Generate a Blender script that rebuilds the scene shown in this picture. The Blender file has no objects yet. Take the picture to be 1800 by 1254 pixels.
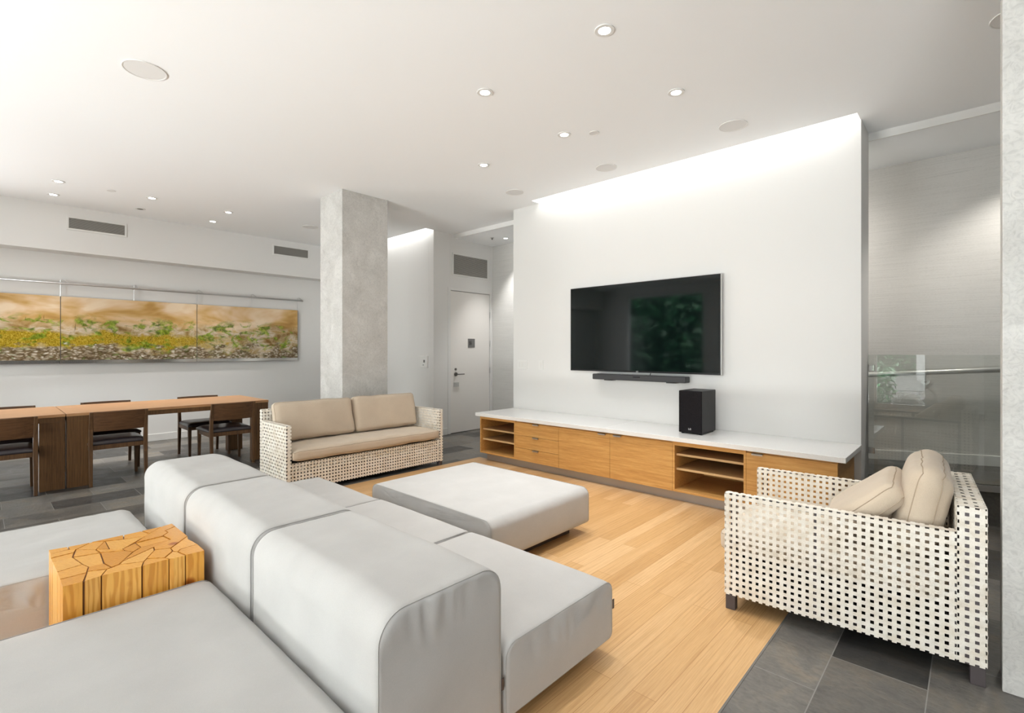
import bpy, bmesh, math, random
from mathutils import Vector, Matrix, noise
R = math.radians
random.seed(7)
sc = bpy.context.scene
C = sc.collection

# ------------------------------------------------------------------ camera
cd = bpy.data.cameras.new('camera'); cam = bpy.data.objects.new('camera', cd); C.objects.link(cam)
cam.location = (0, 0, 1.30); cam.rotation_euler = (R(90), 0, R(42.87))
cd.sensor_width = 36; cd.lens = 875.5 / 1800 * 36; cd.shift_y = -10 / 1800; cd.clip_start = 0.02; cd.clip_end = 200
sc.camera = cam
# ------------------------------------------------------------------ sky and exposure
w = bpy.data.worlds.new('world'); sc.world = w; w.use_nodes = True
bg = w.node_tree.nodes['Background']; bg.inputs[0].default_value = (0.95, 0.98, 1.0, 1); bg.inputs[1].default_value = 3.8
sc.view_settings.view_transform = 'Standard'; sc.view_settings.look = 'None'
sc.view_settings.gamma = 1.0; sc.view_settings.use_curve_mapping = False
sc.view_settings.exposure = 0.84
sc.cycles.max_bounces = 10; sc.cycles.diffuse_bounces = 6; sc.cycles.glossy_bounces = 4
sc.cycles.transparent_max_bounces = 12; sc.cycles.caustics_reflective = False; sc.cycles.caustics_refractive = False
sc.cycles.sample_clamp_indirect = 6.0
try:
    sc.cycles.use_denoising = True
except Exception:
    pass

def area(name, loc, rot, sx, sy, power, col=(1, 1, 1)):
    l = bpy.data.lights.new(name, 'AREA'); l.shape = 'RECTANGLE'; l.size = sx; l.size_y = sy; l.energy = power; l.color = col
    o = bpy.data.objects.new(name, l); C.objects.link(o); o.location = loc; o.rotation_euler = [R(a) for a in rot]
    return o
# daylight lamps added in openings behind the camera (y = -3.8) and a made-up left one
DAY = (0.955, 0.97, 0.99)
area('window_daylight', (-3.35, -3.90, 1.50), (90, 0, 0), 2.8, 2.7, 14, DAY)
area('window_daylight', (1.65, -3.90, 1.50), (90, 0, 0), 2.4, 2.7, 10, DAY)
area('window_daylight', (-8.78, -1.35, 1.50), (0, -90, 0), 2.7, 1.5, 75, DAY)  # fill lamp added to brighten the ceiling and the left side
# lamps added on the gravel outside, aimed up to brighten the ceiling
area('gravel_bounce', (-3.35, -4.70, .03), (160, 0, 0), 2.8, .9, 480, DAY)
area('gravel_bounce', (1.65, -4.70, .03), (160, 0, 0), 2.4, .9, 350, DAY)

# ------------------------------------------------------------------ materials
def mat(name, col=(.8, .8, .8), rough=.5, metal=0., spec=.5, build=None):
    m = bpy.data.materials.new(name); m.use_nodes = True; nt = m.node_tree; b = nt.nodes['Principled BSDF']
    b.inputs['Base Color'].default_value = (*col, 1); b.inputs['Roughness'].default_value = rough
    b.inputs['Metallic'].default_value = metal; b.inputs['Specular IOR Level'].default_value = spec
    if build: build(nt, b)
    return m
def N(nt, t, **k):
    n = nt.nodes.new(t)
    for a, v in k.items():
        if a in n.inputs: n.inputs[a].default_value = v
        else: setattr(n, a, v)
    return n
def LK(nt, a, b): nt.links.new(a, b)
def coords(nt, kind='Object', scale=(1, 1, 1), rot=(0, 0, 0), loc=(0, 0, 0)):
    if kind == 'World': g = N(nt, 'ShaderNodeNewGeometry').outputs['Position']
    else: g = N(nt, 'ShaderNodeTexCoord').outputs[kind]
    mp = N(nt, 'ShaderNodeMapping'); mp.inputs['Scale'].default_value = scale; mp.inputs['Rotation'].default_value = rot; mp.inputs['Location'].default_value = loc
    LK(nt, g, mp.inputs[0]); return mp.outputs[0]
def nz(nt, vec, scale, detail=3, rough=.5, dist=0.):
    n = N(nt, 'ShaderNodeTexNoise'); n.inputs['Scale'].default_value = scale; n.inputs['Detail'].default_value = detail
    n.inputs['Roughness'].default_value = rough; n.inputs['Distortion'].default_value = dist
    LK(nt, vec, n.inputs['Vector']); return n.outputs['Fac']
def ramp(nt, fac, stops):
    r = N(nt, 'ShaderNodeValToRGB'); cr = r.color_ramp
    while len(cr.elements) < len(stops): cr.elements.new(.5)
    for e, (p, c) in zip(cr.elements, stops): e.position = p; e.color = (*c, 1) if len(c) == 3 else c
    LK(nt, fac, r.inputs[0]); return r.outputs[0]
def mix(nt, a, b, fac, mode='MIX'):
    m = N(nt, 'ShaderNodeMix'); m.data_type = 'RGBA'; m.blend_type = mode
    for i, v in ((0, fac), (6, a), (7, b)):
        if hasattr(v, 'links'): LK(nt, v, m.inputs[i])
        elif i == 0: m.inputs[0].default_value = v
        else: m.inputs[i].default_value = (*v, 1)
    return m.outputs[2]
def bump(nt, b, h, strength=.2, dist=.01):
    n = N(nt, 'ShaderNodeBump'); n.inputs['Strength'].default_value = strength; n.inputs['Distance'].default_value = dist
    LK(nt, h, n.inputs['Height']); LK(nt, n.outputs[0], b.inputs['Normal'])

def paint(nt, b):
    v = coords(nt, 'World'); bump(nt, b, nz(nt, v, 160, 2), .06, .002)
M = {}
M['wall'] = mat('white_paint', (.76, .754, .737), .75, spec=.25, build=paint)
M['ceiling'] = mat('ceiling_paint', (.915, .93, .94), .85, spec=.2, build=paint)
M['dark_wall'] = mat('charcoal_paint', (.10, .095, .09), .8)  # dark tone given to the unseen right wall to cut bounced light
M['trim'] = mat('trim_paint', (.76, .755, .735), .45)
M['doorpaint'] = mat('door_paint', (.80, .775, .74), .42)
def grasscloth(nt, b):
    v = coords(nt, 'World', (2.2, 2.2, 170)); a = nz(nt, v, 1.0, 3, .6)
    v2 = coords(nt, 'World', (60, 60, 900)); c = nz(nt, v2, 1.0, 2, .6)
    f = N(nt, 'ShaderNodeMath', operation='ADD'); LK(nt, a, f.inputs[0]); LK(nt, c, f.inputs[1])
    LK(nt, ramp(nt, f.outputs[0], [(.55, (.46, .45, .43)), (1.0, (.66, .65, .625))]), b.inputs['Base Color'])
    f2 = f.outputs[0]; bump(nt, b, f2, .25, .003)
M['grasscloth'] = mat('grey_grasscloth', rough=.8, spec=.2, build=grasscloth)
def concrete(nt, b):
    v = coords(nt, 'World'); a = nz(nt, v, 3.2, 6, .6, 1.2); c = nz(nt, v, 26, 4, .6, 2.5); d = nz(nt, v, 120, 2)
    col = ramp(nt, a, [(.3, (.50, .49, .465)), (.7, (.63, .62, .595))])
    col = mix(nt, col, ramp(nt, c, [(.35, (.72, .72, .72)), (.5, (1, 1, 1)), (.64, (1.12, 1.12, 1.1))]), .45, 'MULTIPLY')
    LK(nt, col, b.inputs['Base Color'])
    m = N(nt, 'ShaderNodeMath', operation='ADD'); LK(nt, c, m.inputs[0]); LK(nt, a, m.inputs[1]); bump(nt, b, m.outputs[0], .35, .006)
M['concrete'] = mat('trowelled_concrete', rough=.7, spec=.3, build=concrete)
def bamboo_floor(nt, b):
    # planks run along +Y; brick rows are across x
    v = coords(nt, 'World', (1, 1, 1), (0, 0, R(90)))
    br = N(nt, 'ShaderNodeTexBrick'); br.offset = .37; br.offset_frequency = 2; br.squash = 1
    LK(nt, v, br.inputs['Vector'])
    for k, val in (('Scale', 1.), ('Brick Width', 1.25), ('Row Height', .096), ('Mortar Size', .0011), ('Mortar Smooth', .3), ('Bias', 0.)): br.inputs[k].default_value = val
    br.inputs['Color1'].default_value = (0, 0, 0, 1); br.inputs['Color2'].default_value = (1, 1, 1, 1); br.inputs['Mortar'].default_value = (.5, .5, .5, 1)
    tone = ramp(nt, br.outputs['Color'], [(0, (.56, .335, .145)), (.5, (.63, .395, .185)), (1, (.71, .475, .25))])
    g = nz(nt, coords(nt, 'World', (150, 2.2, 1)), 1.0, 4, .65); g2 = nz(nt, coords(nt, 'World', (480, 12, 1)), 1.0, 3, .6)
    gr = ramp(nt, g, [(.3, (.74, .66, .56)), (.55, (1, 1, 1)), (.75, (1.1, 1.08, 1.05))])
    col = mix(nt, tone, gr, .8, 'MULTIPLY'); col = mix(nt, col, ramp(nt, g2, [(.3, (.86, .8, .72)), (.6, (1, 1, 1))]), .6, 'MULTIPLY')
    col = mix(nt, col, (.36, .18, .06), br.outputs['Fac'])
    LK(nt, col, b.inputs['Base Color'])
    bump(nt, b, g2, .08, .001)
M['bamboo_floor'] = mat('bamboo_plank_floor', rough=.33, spec=.45, build=bamboo_floor)
def slate(nt, b):
    v = coords(nt, 'World', (1, 1, 1), (0, 0, R(90)), (.437, -.186, 0))
    br = N(nt, 'ShaderNodeTexBrick'); br.offset = .5; br.squash = 1
    LK(nt, v, br.inputs['Vector'])
    for k, val in (('Scale', 1.), ('Brick Width', .583), ('Row Height', .316), ('Mortar Size', .0022), ('Mortar Smooth', .2), ('Bias', 0.)): br.inputs[k].default_value = val
    br.inputs['Color1'].default_value = (0, 0, 0, 1); br.inputs['Color2'].default_value = (1, 1, 1, 1); br.inputs['Mortar'].default_value = (.5, .5, .5, 1)
    tone = ramp(nt, br.outputs['Color'], [(0, (.04, .039, .038)), (.5, (.085, .080, .073)), (1, (.19, .18, .162))])
    vv = coords(nt, 'World'); a = nz(nt, vv, 5, 6, .65, .8); c = nz(nt, coords(nt, 'World', (30, 60, 30), (0, 0, .5)), 1.0, 5, .65, .6)
    col = mix(nt, tone, ramp(nt, a, [(.3, (.66, .66, .7)), (.5, (1, 1, 1)), (.72, (1.45, 1.3, 1.12))]), .9, 'MULTIPLY')
    col = mix(nt, col, ramp(nt, c, [(.3, (.7, .7, .7)), (.6, (1.15, 1.15, 1.15))]), .7, 'MULTIPLY')
    col = mix(nt, col, (.24, .235, .22), br.outputs['Fac'])
    LK(nt, col, b.inputs['Base Color'])
    m = N(nt, 'ShaderNodeMath', operation='MULTIPLY_ADD'); LK(nt, c, m.inputs[0]); m.inputs[1].default_value = .6; LK(nt, a, m.inputs[2]); bump(nt, b, m.outputs[0], .45, .006)
    LK(nt, ramp(nt, a, [(.3, (.3, .3, .3)), (.7, (.48, .48, .48))]), b.inputs['Roughness'])
M['slate'] = mat('slate_tiles', rough=.4, spec=.35, build=slate)
def fabric(c1, c2, s=900, bs=.12):
    def f(nt, b):
        v = coords(nt, 'Object'); a = nz(nt, v, s, 2, .6); c = nz(nt, v, 5, 4, .55)
        col = ramp(nt, a, [(.3, c1), (.7, c2)])
        col = mix(nt, col, ramp(nt, c, [(.3, (.93, .93, .93)), (.7, (1.04, 1.04, 1.04))]), .8, 'MULTIPLY')
        LK(nt, col, b.inputs['Base Color'])
        m = N(nt, 'ShaderNodeMath', operation='MULTIPLY_ADD'); LK(nt, nz(nt, v, 9, 3, .5, .6), m.inputs[0]); m.inputs[1].default_value = 5.; LK(nt, a, m.inputs[2])
        bump(nt, b, m.outputs[0], bs, .003)
        b.inputs['Sheen Weight'].default_value = .25; b.inputs['Sheen Roughness'].default_value = .5
    return f
M['sofa'] = mat('pale_grey_wool', rough=.92, spec=.15, build=fabric((.435, .425, .41), (.51, .50, .482)))
M['seam'] = mat('grey_seam', (.42, .41, .39), .9, spec=.1)
M['beige'] = mat('beige_linen', rough=.92, spec=.12, build=fabric((.52, .425, .32), (.65, .545, .425), 700, .2))
M['beige_seam'] = mat('beige_piping', (.43, .345, .255), .9, spec=.1)
M['leather'] = mat('black_leather', (.022, .017, .02), .28, spec=.6)
def oak(c1, c2, c3, axis):
    sca = {'y': (26, 1.2, 26), 'z': (30, 30, 1.4), 'x': (1.2, 26, 26)}[axis]
    def f(nt, b):
        a = nz(nt, coords(nt, 'World', sca), 3.0, 4, .6, .3); c = nz(nt, coords(nt, 'World', tuple(x * 5 for x in sca)), 3.0, 2, .6)
        col = ramp(nt, a, [(.28, c1), (.5, c2), (.72, c3)])
        col = mix(nt, col, ramp(nt, c, [(.3, (.8, .77, .72)), (.62, (1.05, 1.05, 1.05))]), .6, 'MULTIPLY')
        LK(nt, col, b.inputs['Base Color']); bump(nt, b, c, .06, .001)
    return f
M['cab'] = mat('caramel_bamboo_veneer', rough=.42, spec=.4, build=oak((.47, .235, .065), (.58, .31, .095), (.66, .385, .135), 'x'))
M['cabin'] = mat('bamboo_interior', rough=.5, spec=.3, build=oak((.36, .20, .08), (.44, .26, .11), (.50, .31, .14), 'x'))
M['cabedge'] = mat('bamboo_edge', (.56, .37, .18), .5)
M['tabletop'] = mat('walnut_top', rough=.38, spec=.45, build=oak((.28, .14, .06), (.38, .20, .09), (.45, .26, .125), 'y'))
M['tableleg'] = mat('walnut_leg', rough=.45, spec=.4, build=oak((.065, .030, .009), (.10, .048, .016), (.14, .07, .025), 'z'))
M['chairwood'] = mat('dark_walnut', rough=.45, spec=.4, build=oak((.055, .026, .010), (.085, .042, .017), (.12, .062, .026), 'z'))
M['chairback'] = mat('dark_walnut_board', rough=.42, spec=.4, build=oak((.06, .027, .011), (.09, .042, .017), (.125, .062, .027), 'y'))
def quartz(nt, b):
    a = nz(nt, coords(nt, 'World'), 220, 2); LK(nt, ramp(nt, a, [(.35, (.74, .74, .73)), (.65, (.82, .82, .81))]), b.inputs['Base Color'])
M['quartz'] = mat('white_quartz', rough=.16, spec=.5, build=quartz)
M['steel'] = mat('brushed_steel', (.62, .61, .60), .32, metal=1.)
M['steel_kick'] = mat('kick_metal', (.42, .405, .39), .38, metal=.8)
M['chrome'] = mat('polished_steel', (.75, .74, .72), .15, metal=1.)
M['silver'] = mat('silver_bezel', (.60, .60, .58), .35, metal=.6)
M['black'] = mat('black_plastic', (.006, .005, .006), .4, spec=.25)
M['screen'] = mat('black_glass_screen', (.003, .006, .006), .05, spec=.5)
def grille(nt, b):
    vo = N(nt, 'ShaderNodeTexVoronoi'); vo.inputs['Scale'].default_value = 400; LK(nt, coords(nt, 'Object'), vo.inputs['Vector'])
    LK(nt, ramp(nt, vo.outputs['Distance'], [(.2, (.004, .004, .004)), (.6, (.02, .018, .02))]), b.inputs['Base Color'])
M['grille'] = mat('speaker_cloth', rough=.9, spec=.05, build=grille)
M['soundbar'] = mat('charcoal_mesh', (.03, .03, .032), .5)
M['logo'] = mat('logo_silver', (.75, .75, .75), .3, metal=.3)
def straw(nt, b):
    v = coords(nt, 'Object'); a = nz(nt, v, 14, 3, .6); c = nz(nt, v, 260, 2)
    col = ramp(nt, a, [(.3, (.74, .67, .56)), (.5, (.84, .79, .70)), (.75, (.89, .865, .80))])
    col = mix(nt, col, ramp(nt, c, [(.3, (.88, .86, .84)), (.6, (1, 1, 1))]), .7, 'MULTIPLY'); LK(nt, col, b.inputs['Base Color'])
M['straw'] = mat('cream_woven_strap', rough=.6, spec=.35, build=straw)
M['frame'] = mat('dark_bronze_frame', (.085, .07, .072), .45, metal=.2)
M['deck'] = mat('dark_seat_webbing', (.03, .024, .02), .8)
M['speakerdisc'] = mat('speaker_mesh_white', (.76, .755, .745), .8)
M['grey_plate'] = mat('grey_sign_plate', (.17, .165, .16), .45)
M['dark_ink'] = mat('black_pictogram', (.01, .01, .01), .5)
M['handle'] = mat('dark_nickel', (.22, .21, .20), .3, metal=.9)
M['switch'] = mat('white_switch_plastic', (.78, .78, .76), .35)
M['ventdark'] = mat('vent_shadow', (.16, .15, .135), .7)
M['louver'] = mat('vent_louver', (.62, .60, .56), .5)
def emis(col, s):
    def f(nt, b):
        b.inputs['Emission Color'].default_value = (*col, 1); b.inputs['Emission Strength'].default_value = s
    return f
M['lamp'] = mat('lamp_glow', (1, 1, 1), .5, build=emis((1, .97, .92), 14))
M['ledstrip'] = mat('led_strip_glow', (1, 1, 1), .5, build=emis((1, .97, .93), 4))
def glassy(ior, tint, extra=0.):
    m = bpy.data.materials.new('clear_glass'); m.use_nodes = True; nt = m.node_tree
    for n in list(nt.nodes): nt.nodes.remove(n)
    o = N(nt, 'ShaderNodeOutputMaterial'); mx = N(nt, 'ShaderNodeMixShader'); t = N(nt, 'ShaderNodeBsdfTransparent'); g = N(nt, 'ShaderNodeBsdfGlossy')
    t.inputs[0].default_value = (*tint, 1); g.inputs['Roughness'].default_value = 0.0
    fr = N(nt, 'ShaderNodeFresnel'); fr.inputs[0].default_value = ior
    LK(nt, fr.outputs[0], mx.inputs[0]); LK(nt, t.outputs[0], mx.inputs[1]); LK(nt, g.outputs[0], mx.inputs[2]); LK(nt, mx.outputs[0], o.inputs[0])
    return m
M['glass'] = glassy(1.72, (.93, .945, .935)); M['glass'].name = 'guard_glass'
M['pane'] = glassy(1.2, (.97, .98, .975)); M['pane'].name = 'window_glass'
def pine(nt, b):
    info = N(nt, 'ShaderNodeObjectInfo')
    add = N(nt, 'ShaderNodeVectorMath', operation='ADD'); sca = N(nt, 'ShaderNodeVectorMath', operation='SCALE')
    cb = N(nt, 'ShaderNodeCombineXYZ'); LK(nt, info.outputs['Random'], cb.inputs[0]); LK(nt, info.outputs['Random'], cb.inputs[1])
    LK(nt, cb.outputs[0], sca.inputs[0]); sca.inputs['Scale'].default_value = .9
    LK(nt, coords(nt, 'World', (1, 1, .12)), add.inputs[0]); LK(nt, sca.outputs[0], add.inputs[1])
    wv = N(nt, 'ShaderNodeTexWave', wave_type='RINGS', rings_direction='Z'); wv.inputs['Scale'].default_value = 30; wv.inputs['Distortion'].default_value = 7; wv.inputs['Detail'].default_value = 2; wv.inputs['Detail Scale'].default_value = 1.2
    LK(nt, add.outputs[0], wv.inputs[0])
    base = ramp(nt, info.outputs['Random'], [(0, (.68, .31, .045)), (.5, (.80, .40, .075)), (1, (.84, .47, .12))])
    col = mix(nt, base, ramp(nt, wv.outputs['Fac'], [(.3, (1.05, 1.05, 1.05)), (.75, (.80, .66, .48))]), .85, 'MULTIPLY')
    vo = N(nt, 'ShaderNodeTexVoronoi'); vo.inputs['Scale'].default_value = 4.6; LK(nt, coords(nt, 'World', (1, 1, .8), loc=(.13, .05, .3)), vo.inputs['Vector'])
    knot = ramp(nt, vo.outputs['Distance'], [(.055, (.22, .06, .012)), (.085, (.5, .22, .06)), (.13, (1, 1, 1))])
    col = mix(nt, col, knot, .85, 'MULTIPLY')
    LK(nt, col, b.inputs['Base Color']); bump(nt, b, wv.outputs['Fac'], .08, .001)
M['pine'] = mat('varnished_pine', rough=.26, spec=.5, build=pine)
def art(nt, b):
    P = N(nt, 'ShaderNodeNewGeometry').outputs['Position']; sp = N(nt, 'ShaderNodeSeparateXYZ'); LK(nt, P, sp.inputs[0])
    h = N(nt, 'ShaderNodeMapRange'); LK(nt, sp.outputs[2], h.inputs[0]); h.inputs[1].default_value = 1.19; h.inputs[2].default_value = 2.0
    wob = nz(nt, coords(nt, 'World', (1, 1.3, 3.2)), 2.2, 3, .5)
    def madd(a, m, c):
        n = N(nt, 'ShaderNodeMath', operation='MULTIPLY_ADD'); LK(nt, a, n.inputs[0]); n.inputs[1].default_value = m
        if hasattr(c, 'links'): LK(nt, c, n.inputs[2])
        else: n.inputs[2].default_value = c
        return n.outputs[0]
    H = madd(wob, .34, madd(h.outputs[0], 1.0, -.17))
    far = nz(nt, coords(nt, 'World', (1, 1.0, 2.4), loc=(2, .3, 0)), 1.7, 3, .5, .4)
    base = ramp(nt, far, [(.30, (.36, .19, .05)), (.42, (.56, .34, .11)), (.52, (.70, .48, .26)), (.64, (.82, .66, .47))])
    mid = ramp(nt, nz(nt, coords(nt, 'World', (1, 2.0, 3.4), loc=(7, 2, 0)), 2.3, 4, .6, .5), [(.34, (.20, .11, .03)), (.45, (.40, .29, .14)), (.56, (.62, .52, .40)), (.68, (.44, .29, .06))])
    base = mix(nt, base, mid, ramp(nt, H, [(.48, (1, 1, 1)), (.66, (0, 0, 0))]))
    # mustard moss, finely granular, thinning out towards the right panel
    ym = N(nt, 'ShaderNodeMapRange'); LK(nt, sp.outputs[1], ym.inputs[0]); ym.inputs[1].default_value = 3.0; ym.inputs[2].default_value = 2.0
    band = ramp(nt, H, [(.14, (0, 0, 0)), (.22, (1, 1, 1)), (.40, (1, 1, 1)), (.47, (0, 0, 0))])
    mm = mix(nt, band, ym.outputs[0], 1., 'MULTIPLY')
    moss = ramp(nt, nz(nt, coords(nt, 'World'), 70, 4, .75), [(.32, (.12, .075, .0)), (.5, (.40, .27, .015)), (.68, (.66, .50, .07))])
    base = mix(nt, base, moss, mm)
    green = nz(nt, coords(nt, 'World', (1, 1.7, 3.4), loc=(3, 5, 1)), 3.1, 4, .6, .6)
    gband = ramp(nt, h.outputs[0], [(.04, (.2, .2, .2)), (.14, (.9, .9, .9)), (.62, (.9, .9, .9)), (.74, (0, 0, 0))])
    gm = mix(nt, ramp(nt, green, [(.51, (0, 0, 0)), (.60, (1, 1, 1))]), gband, 1., 'MULTIPLY')
    gcol = ramp(nt, nz(nt, coords(nt, 'World'), 22, 3, .6), [(.35, (.05, .09, .005)), (.55, (.20, .30, .02)), (.7, (.42, .46, .08))])
    base = mix(nt, base, gcol, gm)
    wv = coords(nt, 'World', (1, 1, 1.9)); wn = N(nt, 'ShaderNodeTexNoise'); wn.inputs['Scale'].default_value = 9; LK(nt, wv, wn.inputs['Vector'])
    wadd = N(nt, 'ShaderNodeVectorMath', operation='MULTIPLY_ADD'); LK(nt, wn.outputs['Color'], wadd.inputs[0]); wadd.inputs[1].default_value = (.12, .12, .12); LK(nt, wv, wadd.inputs[2])
    peb = N(nt, 'ShaderNodeTexVoronoi'); peb.inputs['Scale'].default_value = 21; LK(nt, wadd.outputs[0], peb.inputs['Vector'])
    pt = N(nt, 'ShaderNodeSeparateColor'); LK(nt, peb.outputs['Color'], pt.inputs[0])
    pc = mix(nt, ramp(nt, pt.outputs[0], [(0, (.26, .20, .13)), (.45, (.52, .44, .33)), (.8, (.78, .72, .62)), (1, (.16, .20, .04))]), ramp(nt, peb.outputs['Distance'], [(.25, (1, 1, 1)), (.6, (.30, .24, .16))]), 1., 'MULTIPLY')
    pmask = ramp(nt, madd(nz(nt, coords(nt, 'World', (1, 1.3, 3)), 2.6, 4, .6), .9, madd(h.outputs[0], -1.0, -.18)), [(.06, (0, 0, 0)), (.16, (.95, .95, .95))])
    base = mix(nt, base, pc, pmask)
    tw = nz(nt, coords(nt, 'World', (1, 5, 2.2), loc=(0, 1.4, 0)), 1.9, 5, .7, .8)
    tm = mix(nt, ramp(nt, tw, [(.63, (0, 0, 0)), (.69, (.85, .85, .85))]), gband, 1.0, 'MULTIPLY')
    base = mix(nt, base, (.09, .055, .025), tm)
    LK(nt, base, b.inputs['Base Color'])
M['art'] = mat('printed_moss_photograph', rough=.25, spec=.4, build=art)
def leafm(nt, b):
    info = N(nt, 'ShaderNodeNewGeometry'); r = ramp(nt, info.outputs['Random Per Island'], [(0, (.01, .06, .025)), (.7, (.05, .28, .11)), (.8, (.25, .60, .30)), (1, (.8, 1, .85))]); LK(nt, r, b.inputs['Base Color'])  # palest stops paint highlights into some of the leaves
M['leaf'] = mat('garden_leaf', rough=.7, spec=.2, build=leafm)
def gravel(nt, b):
    vo = N(nt, 'ShaderNodeTexVoronoi'); vo.inputs['Scale'].default_value = 14; LK(nt, coords(nt, 'World'), vo.inputs['Vector'])
    col = mix(nt, vo.outputs['Color'], (.62, .6, .57), .75); col = mix(nt, col, ramp(nt, vo.outputs['Distance'], [(.3, (1, 1, 1)), (.62, (.15, .14, .13))]), 1., 'MULTIPLY')
    LK(nt, col, b.inputs['Base Color']); bump(nt, b, vo.outputs['Distance'], .6, .03)
M['gravel'] = mat('pale_gravel', rough=.9, build=gravel)
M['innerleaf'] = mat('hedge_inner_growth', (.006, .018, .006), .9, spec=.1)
M['rock'] = mat('grey_boulder', (.30, .29, .27), .85)
M['paving'] = mat('grey_paving', (.30, .295, .285), .85)
M['whitepost'] = mat('white_masonry', (.8, .8, .79), .7)
M['winframe'] = mat('aluminium_window_frame', (.70, .71, .71), .35, metal=.3)

# ------------------------------------------------------------------ mesh helpers
class MB:
    def __init__(s): s.v = []; s.f = []; s.mi = []; s.cur = 0
    def add(s, vs, fs):
        o = len(s.v); s.v += [tuple(v) for v in vs]; s.f += [tuple(o + i for i in f) for f in fs]; s.mi += [s.cur] * len(fs)
    def box(s, x0, x1, y0, y1, z0, z1):
        s.add([(x0, y0, z0), (x1, y0, z0), (x1, y1, z0), (x0, y1, z0), (x0, y0, z1), (x1, y0, z1), (x1, y1, z1), (x0, y1, z1)],
              [(0, 3, 2, 1), (4, 5, 6, 7), (0, 1, 5, 4), (1, 2, 6, 5), (2, 3, 7, 6), (3, 0, 4, 7)])
    def hexa(s, bot, top): s.add(list(bot) + list(top), [(3, 2, 1, 0), (4, 5, 6, 7), (0, 1, 5, 4), (1, 2, 6, 5), (2, 3, 7, 6), (3, 0, 4, 7)])
    def tube(s, pts, r, n=10, closed=False, caps=True):
        pts = [Vector(p) for p in pts]; m = len(pts); rings = []
        up = None
        for i, p in enumerate(pts):
            a = pts[i - 1] if (i > 0 or closed) else pts[i]; b = pts[(i + 1) % m] if (i < m - 1 or closed) else pts[i]
            t = (b - a)
            if t.length < 1e-9: t = Vector((0, 0, 1))
            t.normalize()
            if up is None: up = t.orthogonal().normalized()
            u = (up - t * up.dot(t)); u = u.normalized() if u.length > 1e-6 else t.orthogonal().normalized(); up = u; q = t.cross(u)
            rr = r[i] if isinstance(r, (list, tuple)) else r
            rings.append([p + (u * math.cos(2 * math.pi * k / n) + q * math.sin(2 * math.pi * k / n)) * rr for k in range(n)])
        vs = [v for g in rings for v in g]; fs = []
        for i in range(m if closed else m - 1):
            j = (i + 1) % m
            for k in range(n): fs.append((i * n + k, i * n + (k + 1) % n, j * n + (k + 1) % n, j * n + k))
        if caps and not closed: fs.append(tuple(reversed(range(n)))); fs.append(tuple((m - 1) * n + k for k in range(n)))
        s.add(vs, fs)
    def disc(s, c, r, z0, z1, n=40, r2=None):  # lathe-like vertical cylinder / ring
        cx, cy = c
        if r2 is None:
            vs = [(cx + r * math.cos(2 * math.pi * k / n), cy + r * math.sin(2 * math.pi * k / n), z) for z in (z0, z1) for k in range(n)]
            s.add(vs, [(k, (k + 1) % n, n + (k + 1) % n, n + k) for k in range(n)] + [tuple(reversed(range(n))), tuple(n + k for k in range(n))])
        else:
            vs = []
            for rr, z in ((r, z0), (r, z1), (r2, z1), (r2, z0)): vs += [(cx + rr * math.cos(2 * math.pi * k / n), cy + rr * math.sin(2 * math.pi * k / n), z) for k in range(n)]
            fs = []
            for a in range(4):
                b2 = (a + 1) % 4
                for k in range(n): fs.append((a * n + k, a * n + (k + 1) % n, b2 * n + (k + 1) % n, b2 * n + k))
            s.add(vs, fs)
    def build(s, name, m, parent=None, bevel=0., seg=2, smooth=False, fix=True, merge=False):
        me = bpy.data.meshes.new(name); me.from_pydata(s.v, [], s.f)
        ms = m if isinstance(m, (list, tuple)) else [m]
        for q in ms: me.materials.append(q)
        if len(ms) > 1:
            for p, i in zip(me.polygons, s.mi): p.material_index = i
        if fix or merge:
            bm = bmesh.new(); bm.from_mesh(me)
            if merge: bmesh.ops.remove_doubles(bm, verts=bm.verts, dist=1e-5)
            bmesh.ops.recalc_face_normals(bm, faces=bm.faces); bm.to_mesh(me); bm.free()
        o = bpy.data.objects.new(name, me); C.objects.link(o)
        if bevel:
            bv = o.modifiers.new('bevel', 'BEVEL'); bv.width = bevel; bv.segments = seg; bv.limit_method = 'ANGLE'; bv.angle_limit = R(40)
        if smooth:
            for p in me.polygons: p.use_smooth = True
        if parent: o.parent = parent
        return o
def thing(name, label, cat, loc=(0, 0, 0), rz=0., group=None):
    o = bpy.data.objects.new(name, None); C.objects.link(o); o.empty_display_size = .1; o.location = loc; o.rotation_euler = (0, 0, rz)
    o['label'] = label; o['category'] = cat
    if group: o['group'] = group
    return o
def tag(o, label, cat, group=None):
    o['label'] = label; o['category'] = cat
    if group: o['group'] = group
    return o
def copy_tree(o, parent=None):
    c = o.copy(); C.objects.link(c); c.parent = parent
    for ch in [x for x in C.objects if x.parent == o]: copy_tree(ch, c)
    return c
def struct(o): o['kind'] = 'structure'; return o
def boxo(name, b, m, parent=None, bevel=0., seg=2):
    mb = MB(); mb.box(*b); return mb.build(name, m, parent, bevel, seg)
def text_mesh(name, body, size, depth, m, parent, mat4):
    cu = bpy.data.curves.new(name, 'FONT'); cu.body = body; cu.size = size; cu.extrude = depth; cu.align_x = 'CENTER'; cu.align_y = 'CENTER'
    t = bpy.data.objects.new(name, cu); me = bpy.data.meshes.new_from_object(t); bpy.data.objects.remove(t)
    me.materials.clear(); me.materials.append(m); o = bpy.data.objects.new(name, me); C.objects.link(o); o.parent = parent; o.matrix_local = mat4
    return o
FACE_MY = Matrix.Rotation(R(90), 4, 'X')      # text readable from -Y
FACE_PX = Matrix.Rotation(R(90), 4, 'Z') @ Matrix.Rotation(R(90), 4, 'X')   # text readable from +X

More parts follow.
